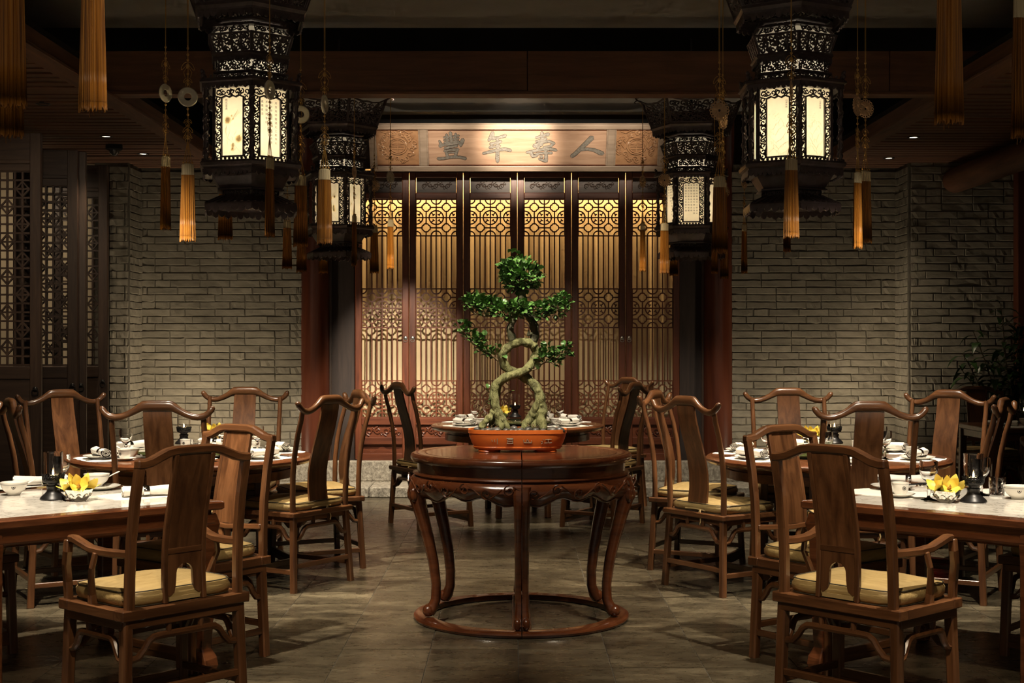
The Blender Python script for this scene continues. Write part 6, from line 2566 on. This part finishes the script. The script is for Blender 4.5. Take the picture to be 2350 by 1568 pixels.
def mk_napkin():
    t = thing('rolled_napkin', 'rolled white napkin in a silver ring', 'napkin')

    def fn(u, v):
        a = 2 * PI * u
        y = -.12 + .24 * v
        r = .021 + .004 * abs(v - .5) * 2 + .0022 * math.sin(5 * a + 7 * v) * (.3 + abs(v - .5) * 1.4)
        if abs(v - .42) < .08:
            r = .0200
        return (r * math.cos(a) * 1.25, y, .024 + r * math.sin(a) * .95)
    g = G().grid(fn, 22, 24, closed_u=True)
    # visible fold layers at the ends
    for ye in (-.12, .12):
        k = G()
        pts = []
        for i in range(26):
            r = .024 * (1 - i / 30)
            a = i * .62
            pts.append((r * math.cos(a) * 1.2, ye, .024 + r * math.sin(a) * .9))
        g.bar(pts, .010, .0025, up=(0, 0, 1))
        g.add([(.019 * math.cos(i * PI / 8) * 1.2, ye * .93, .024 + .019 * math.sin(i * PI / 8)) for i in range(16)], [tuple(range(16))])
    g.build('cloth', M['napkin'], t, smooth=True, ang=50)
    G().lathe([(.0232, -.013), (.0245, -.011), (.0245, .011), (.0232, .013), (.0222, .011), (.0222, -.011), (.0232, -.013)], 28).xf(Matrix.Translation((0, -.019, .024)) @ Matrix.Scale(1.24, 4, (1, 0, 0)) @ Matrix.Rotation(PI / 2, 4, 'X')).build('napkin_ring', M['silver'], t, smooth=True)
    return t


def mk_mat():
    t = thing('place_mat', 'white linen place mat with a wavy edge', 'place mat')
    n = 56
    vs = []
    for zz in (.0, .0022):
        for i in range(n):
            a = 2 * PI * i / n
            ca, sa = math.cos(a), math.sin(a)
            k = (abs(ca) ** 5 + abs(sa) ** 5) ** (-1 / 5)
            w_ = 1 + .025 * math.sin(14 * a)
            vs.append((.20 * ca * k * w_, .145 * sa * k * w_, zz))
    fs = [tuple(reversed(range(n))), tuple(range(n, 2 * n))] + [(i, (i + 1) % n, n + (i + 1) % n, n + i) for i in range(n)]
    G().add(vs, fs).build('cloth', M['napkin'], t)
    return t


def mk_chop():
    t = thing('chopsticks', 'pair of black chopsticks on a silver rest', 'chopsticks')
    for s in (-1, 1):
        G().tube([(s * .004, -.11, .003), (s * .006, .05, .014), (s * .007, .13, .018)], [.0016, .0026, .0034], 6, up=(1, 0, 0)).build('chopstick', M['ironblack'], t, smooth=True)
    g = G().ell((0, .06, .006), (.020, .006, .006), 10, 6)
    g.ell((-.018, .06, .008), (.006, .007, .008), 8, 6)
    g.ell((.018, .06, .008), (.006, .007, .008), 8, 6)
    g.build('rest', M['silver'], t, smooth=True)
    return t


def mk_shaker():
    t = thing('cruet', 'tiny cut glass cruet', 'cruet')
    G().lathe([(0, 0), (.011, 0), (.013, .004), (.008, .010), (.012, .018), (.009, .026), (.004, .032), (.008, .038), (.003, .046), (0, .048)], 12).build('body', M['glass'], t, weld=True)
    return t


P_bowl, P_spoon, P_cup, P_sauc, P_plate = (Proto(f_()) for f_ in (mk_bowl, mk_spoon, mk_cup, mk_saucer, mk_plate))
P_glass, P_tumb, P_cand, P_flow, P_nap, P_mat, P_chop, P_shak = (Proto(f_()) for f_ in (mk_glass, mk_tumbler, mk_candle, mk_flowers, mk_napkin, mk_mat, mk_chop, mk_shaker))


def flame_light(p, e=.5):
    l = bpy.data.lights.new('candle_light', 'POINT')
    l.energy = e
    l.color = (1.0, .58, .25)
    l.shadow_soft_size = .004
    link('candle_light', l, None, p + Vector((0, 0, .119)))


def put(P, p, rz, label, gr=None, dz_=0.0):
    return P.put((p.x, p.y, p.z + dz_), rz, label, gr)


def candle(p, label):
    put(P_cand, p, 0, label, 'candle lamps')
    flame_light(p)


TZ_ = TZ
# ---- left marble table
SL = 'on the left marble table'
p = onz(32, 1137, TZ_)
put(P_bowl, p, .3, 'white footed bowl at the left edge, on the left marble table', 'white bowls')
put(P_spoon, p + Vector((.006, -.012, .020)), .7, 'white spoon leaning to the right in the bowl at the left edge', 'white china spoons')
p = onz(30, 1120, TZ_)
put(P_mat, p + Vector((-.10, .05, 0)), ASQL, 'white place mat under the crumpled napkin behind the bowl at the left edge', 'white place mats')
put(P_nap, p + Vector((.10, .09, .003)), 1.9, 'rolled napkin lying behind the bowl, left of the candle on the left marble table', 'rolled napkins')
candle(onz(122, 1147, TZ_), 'candle lamp beside the yellow orchids on the left marble table')
put(P_glass, onz(141, 1128, TZ_), 0, 'stemmed glass behind the candle lamp on the left marble table', 'stemmed glasses')
put(P_flow, onz(180, 1150, TZ_), .15, 'yellow orchids in a small silver bowl on the left marble table', 'bowls of yellow orchids')
p = onz(345, 1140, TZ_)
put(P_mat, p + Vector((-.03, .05, 0)), ASQL - PI / 2 + PI / 2, 'white place mat behind the splat of the left foreground armchair', 'white place mats')
put(P_nap, p + Vector((.0, .0, .003)), -1.15, 'rolled napkin with a silver ring beside the orchids on the left marble table', 'rolled napkins')
put(P_plate, onz(225, 1124, TZ_), 0, 'white plate behind the orchids on the left marble table', 'white plates')
put(P_bowl, onz(222, 1121, TZ_), .2, 'white bowl half hidden behind the orchids on the left marble table', 'white bowls', .009)
put(P_spoon, onz(226, 1121, TZ_), .2, 'white spoon in the bowl half hidden behind the orchids', 'white china spoons', .031)
# ---- right marble table
p = onz(2110, 1128, TZ_)
put(P_mat, onz(2040, 1133, TZ_), ASQR, 'white place mat seen through the back of the right foreground armchair', 'white place mats')
put(P_sauc, onz(2066, 1142, TZ_), 0, 'white saucer on the place mat behind the right foreground armchair', 'white saucers', .003)
put(P_cup, onz(2066, 1142, TZ_), .2, 'white tea cup on its saucer behind the right foreground armchair', 'white tea cups', .010)
put(P_plate, onz(2050, 1124, TZ_), 0, 'white plate behind the tea cup on the right marble table', 'white plates', .003)
put(P_chop, onz(2085, 1129, TZ_), -1.4, 'black chopsticks across the plate on the right marble table', 'pairs of chopsticks', .022)
put(P_nap, onz(2075, 1112, TZ_), 1.35, 'rolled napkin at the back of the right marble table', 'rolled napkins', .001)
put(P_glass, onz(2131, 1148, TZ_), 0, 'stemmed glass left of the orchids on the right marble table', 'stemmed glasses')
put(P_flow, onz(2172, 1153, TZ_), -.1, 'yellow orchids in a small silver bowl on the right marble table', 'bowls of yellow orchids')
candle(onz(2234, 1153, TZ_), 'candle lamp right of the orchids on the right marble table')
put(P_glass, onz(2252, 1138, TZ_), 0, 'stemmed glass behind the candle lamp on the right marble table', 'stemmed glasses')
put(P_bowl, onz(2335, 1146, TZ_), -.2, 'white footed bowl at the right edge, on the right marble table', 'white bowls')
put(P_mat, onz(2325, 1136, TZ_) + Vector((.06, .06, 0)), ASQR, 'white place mat behind the bowl at the right edge', 'white place mats')
put(P_tumb, onz(2288, 1138, TZ_), 0, 'small clear tumbler between the candle lamp and the bowl at the right edge', 'clear tumblers', .003)
put(P_shak, onz(2305, 1127, TZ_), 0, 'tiny cut glass cruet behind the small tumbler on the right marble table', 'cut glass cruets', .003)
put(P_shak, onz(2087, 1120, TZ_), 0, 'tiny cut glass cruet beside the rolled napkin on the right marble table', 'cut glass cruets')


# ---- the round tables: one cover before each chair
def covers(c, seats, tab):
    for ang, nm, skip in seats:
        a = math.radians(ang)
        u = Vector((math.cos(a), math.sin(a), 0))
        v = Vector((-math.sin(a), math.cos(a), 0))
        rz = a + PI / 2
        q = Vector((c.x, c.y, TZ_))
        place = 'before the %s chair of the %s round table' % (nm, tab)
        put(P_mat, q + u * .545, rz, 'white place mat ' + place, 'white place mats')
        put(P_plate, q + u * .555 - v * .02, 0, 'white plate ' + place, 'white plates', .003)
        put(P_nap, q + u * .555 - v * .02, rz + .15 + 1.4, 'rolled napkin on the plate ' + place, 'rolled napkins', .019)
        put(P_sauc, q + u * .47 + v * .17, 0, 'white saucer ' + place, 'white saucers', .0)
        put(P_cup, q + u * .47 + v * .17, R_.uniform(-.5, .5), 'white tea cup ' + place, 'white tea cups', .007)
        put(P_chop, q + u * .57 + v * .115, rz, 'black chopsticks ' + place, 'pairs of chopsticks', .0025)
        if 'g' not in skip:
            put(P_glass, q + u * .385 - v * .09, 0, 'stemmed glass ' + place, 'stemmed glasses')
        if 'b' not in skip:
            put(P_bowl, q + u * .40 + v * .03, R_.uniform(-.3, .3), 'white bowl ' + place, 'white bowls')
            put(P_spoon, q + u * .40 + v * .03, 2.4 + R_.uniform(-.4, .4), 'white spoon in the bowl ' + place, 'white china spoons', .022)


covers(LT, [(-88, 'nearest', ''), (-28, 'near right', 'b'), (32, 'far right', 'b'), (88, 'farthest', 'b'), (148, 'far left', 'b'), (212, 'near left', '')], 'left')
covers(RT, [(-90, 'nearest', ''), (-32, 'near right', 'b'), (35, 'far right', 'b'), (92, 'farthest', 'b'), (150, 'far left', 'b'), (208, 'near left', '')], 'right')
covers(CT, [(-140, 'near left', ''), (-40, 'near right', ''), (35, 'far right', 'b'), (145, 'far left', 'b')], 'middle')
ZG = TZ_ + .029
candle(onz(422, 1019, ZG), 'candle lamp on the turntable of the left round table')
put(P_flow, onz(490, 1012, ZG), .4, 'yellow orchids on the turntable of the left round table', 'bowls of yellow orchids')
put(P_tumb, Vector((LT.x + .06, LT.y - .16, ZG)), 0, 'clear tumbler beside the orchids of the left round table', 'clear tumblers')
candle(onz(1915, 1018, ZG), 'candle lamp on the turntable of the right round table')
put(P_flow, onz(1862, 1020, ZG), -.3, 'yellow orchids on the turntable of the right round table', 'bowls of yellow orchids')
candle(onz(1182, 958, ZG), 'candle lamp on the middle table behind the bonsai')
put(P_flow, onz(1152, 962, ZG), .3, 'yellow orchids on the middle table behind the bonsai trunk', 'bowls of yellow orchids')
# ---- far right table
q = onz(2322, 973, TZ_)
candle(Vector((4.38, 11.95, TZ_)), 'candle lamp on the dim table at the far right')
put(P_flow, Vector((4.50, 11.80, TZ_)), 0, 'yellow orchids on the dim table at the far right', 'bowls of yellow orchids')
put(P_bowl, Vector((4.28, 11.62, TZ_)), 0, 'white bowl on the dim table at the far right', 'white bowls')
put(P_nap, Vector((4.05, 11.55, TZ_)), 1.2, 'rolled napkin on the dim table at the far right', 'rolled napkins')
put(P_mat, Vector((4.22, 11.42, TZ_)), 0, 'white place mat on the dim table at the far right', 'white place mats')
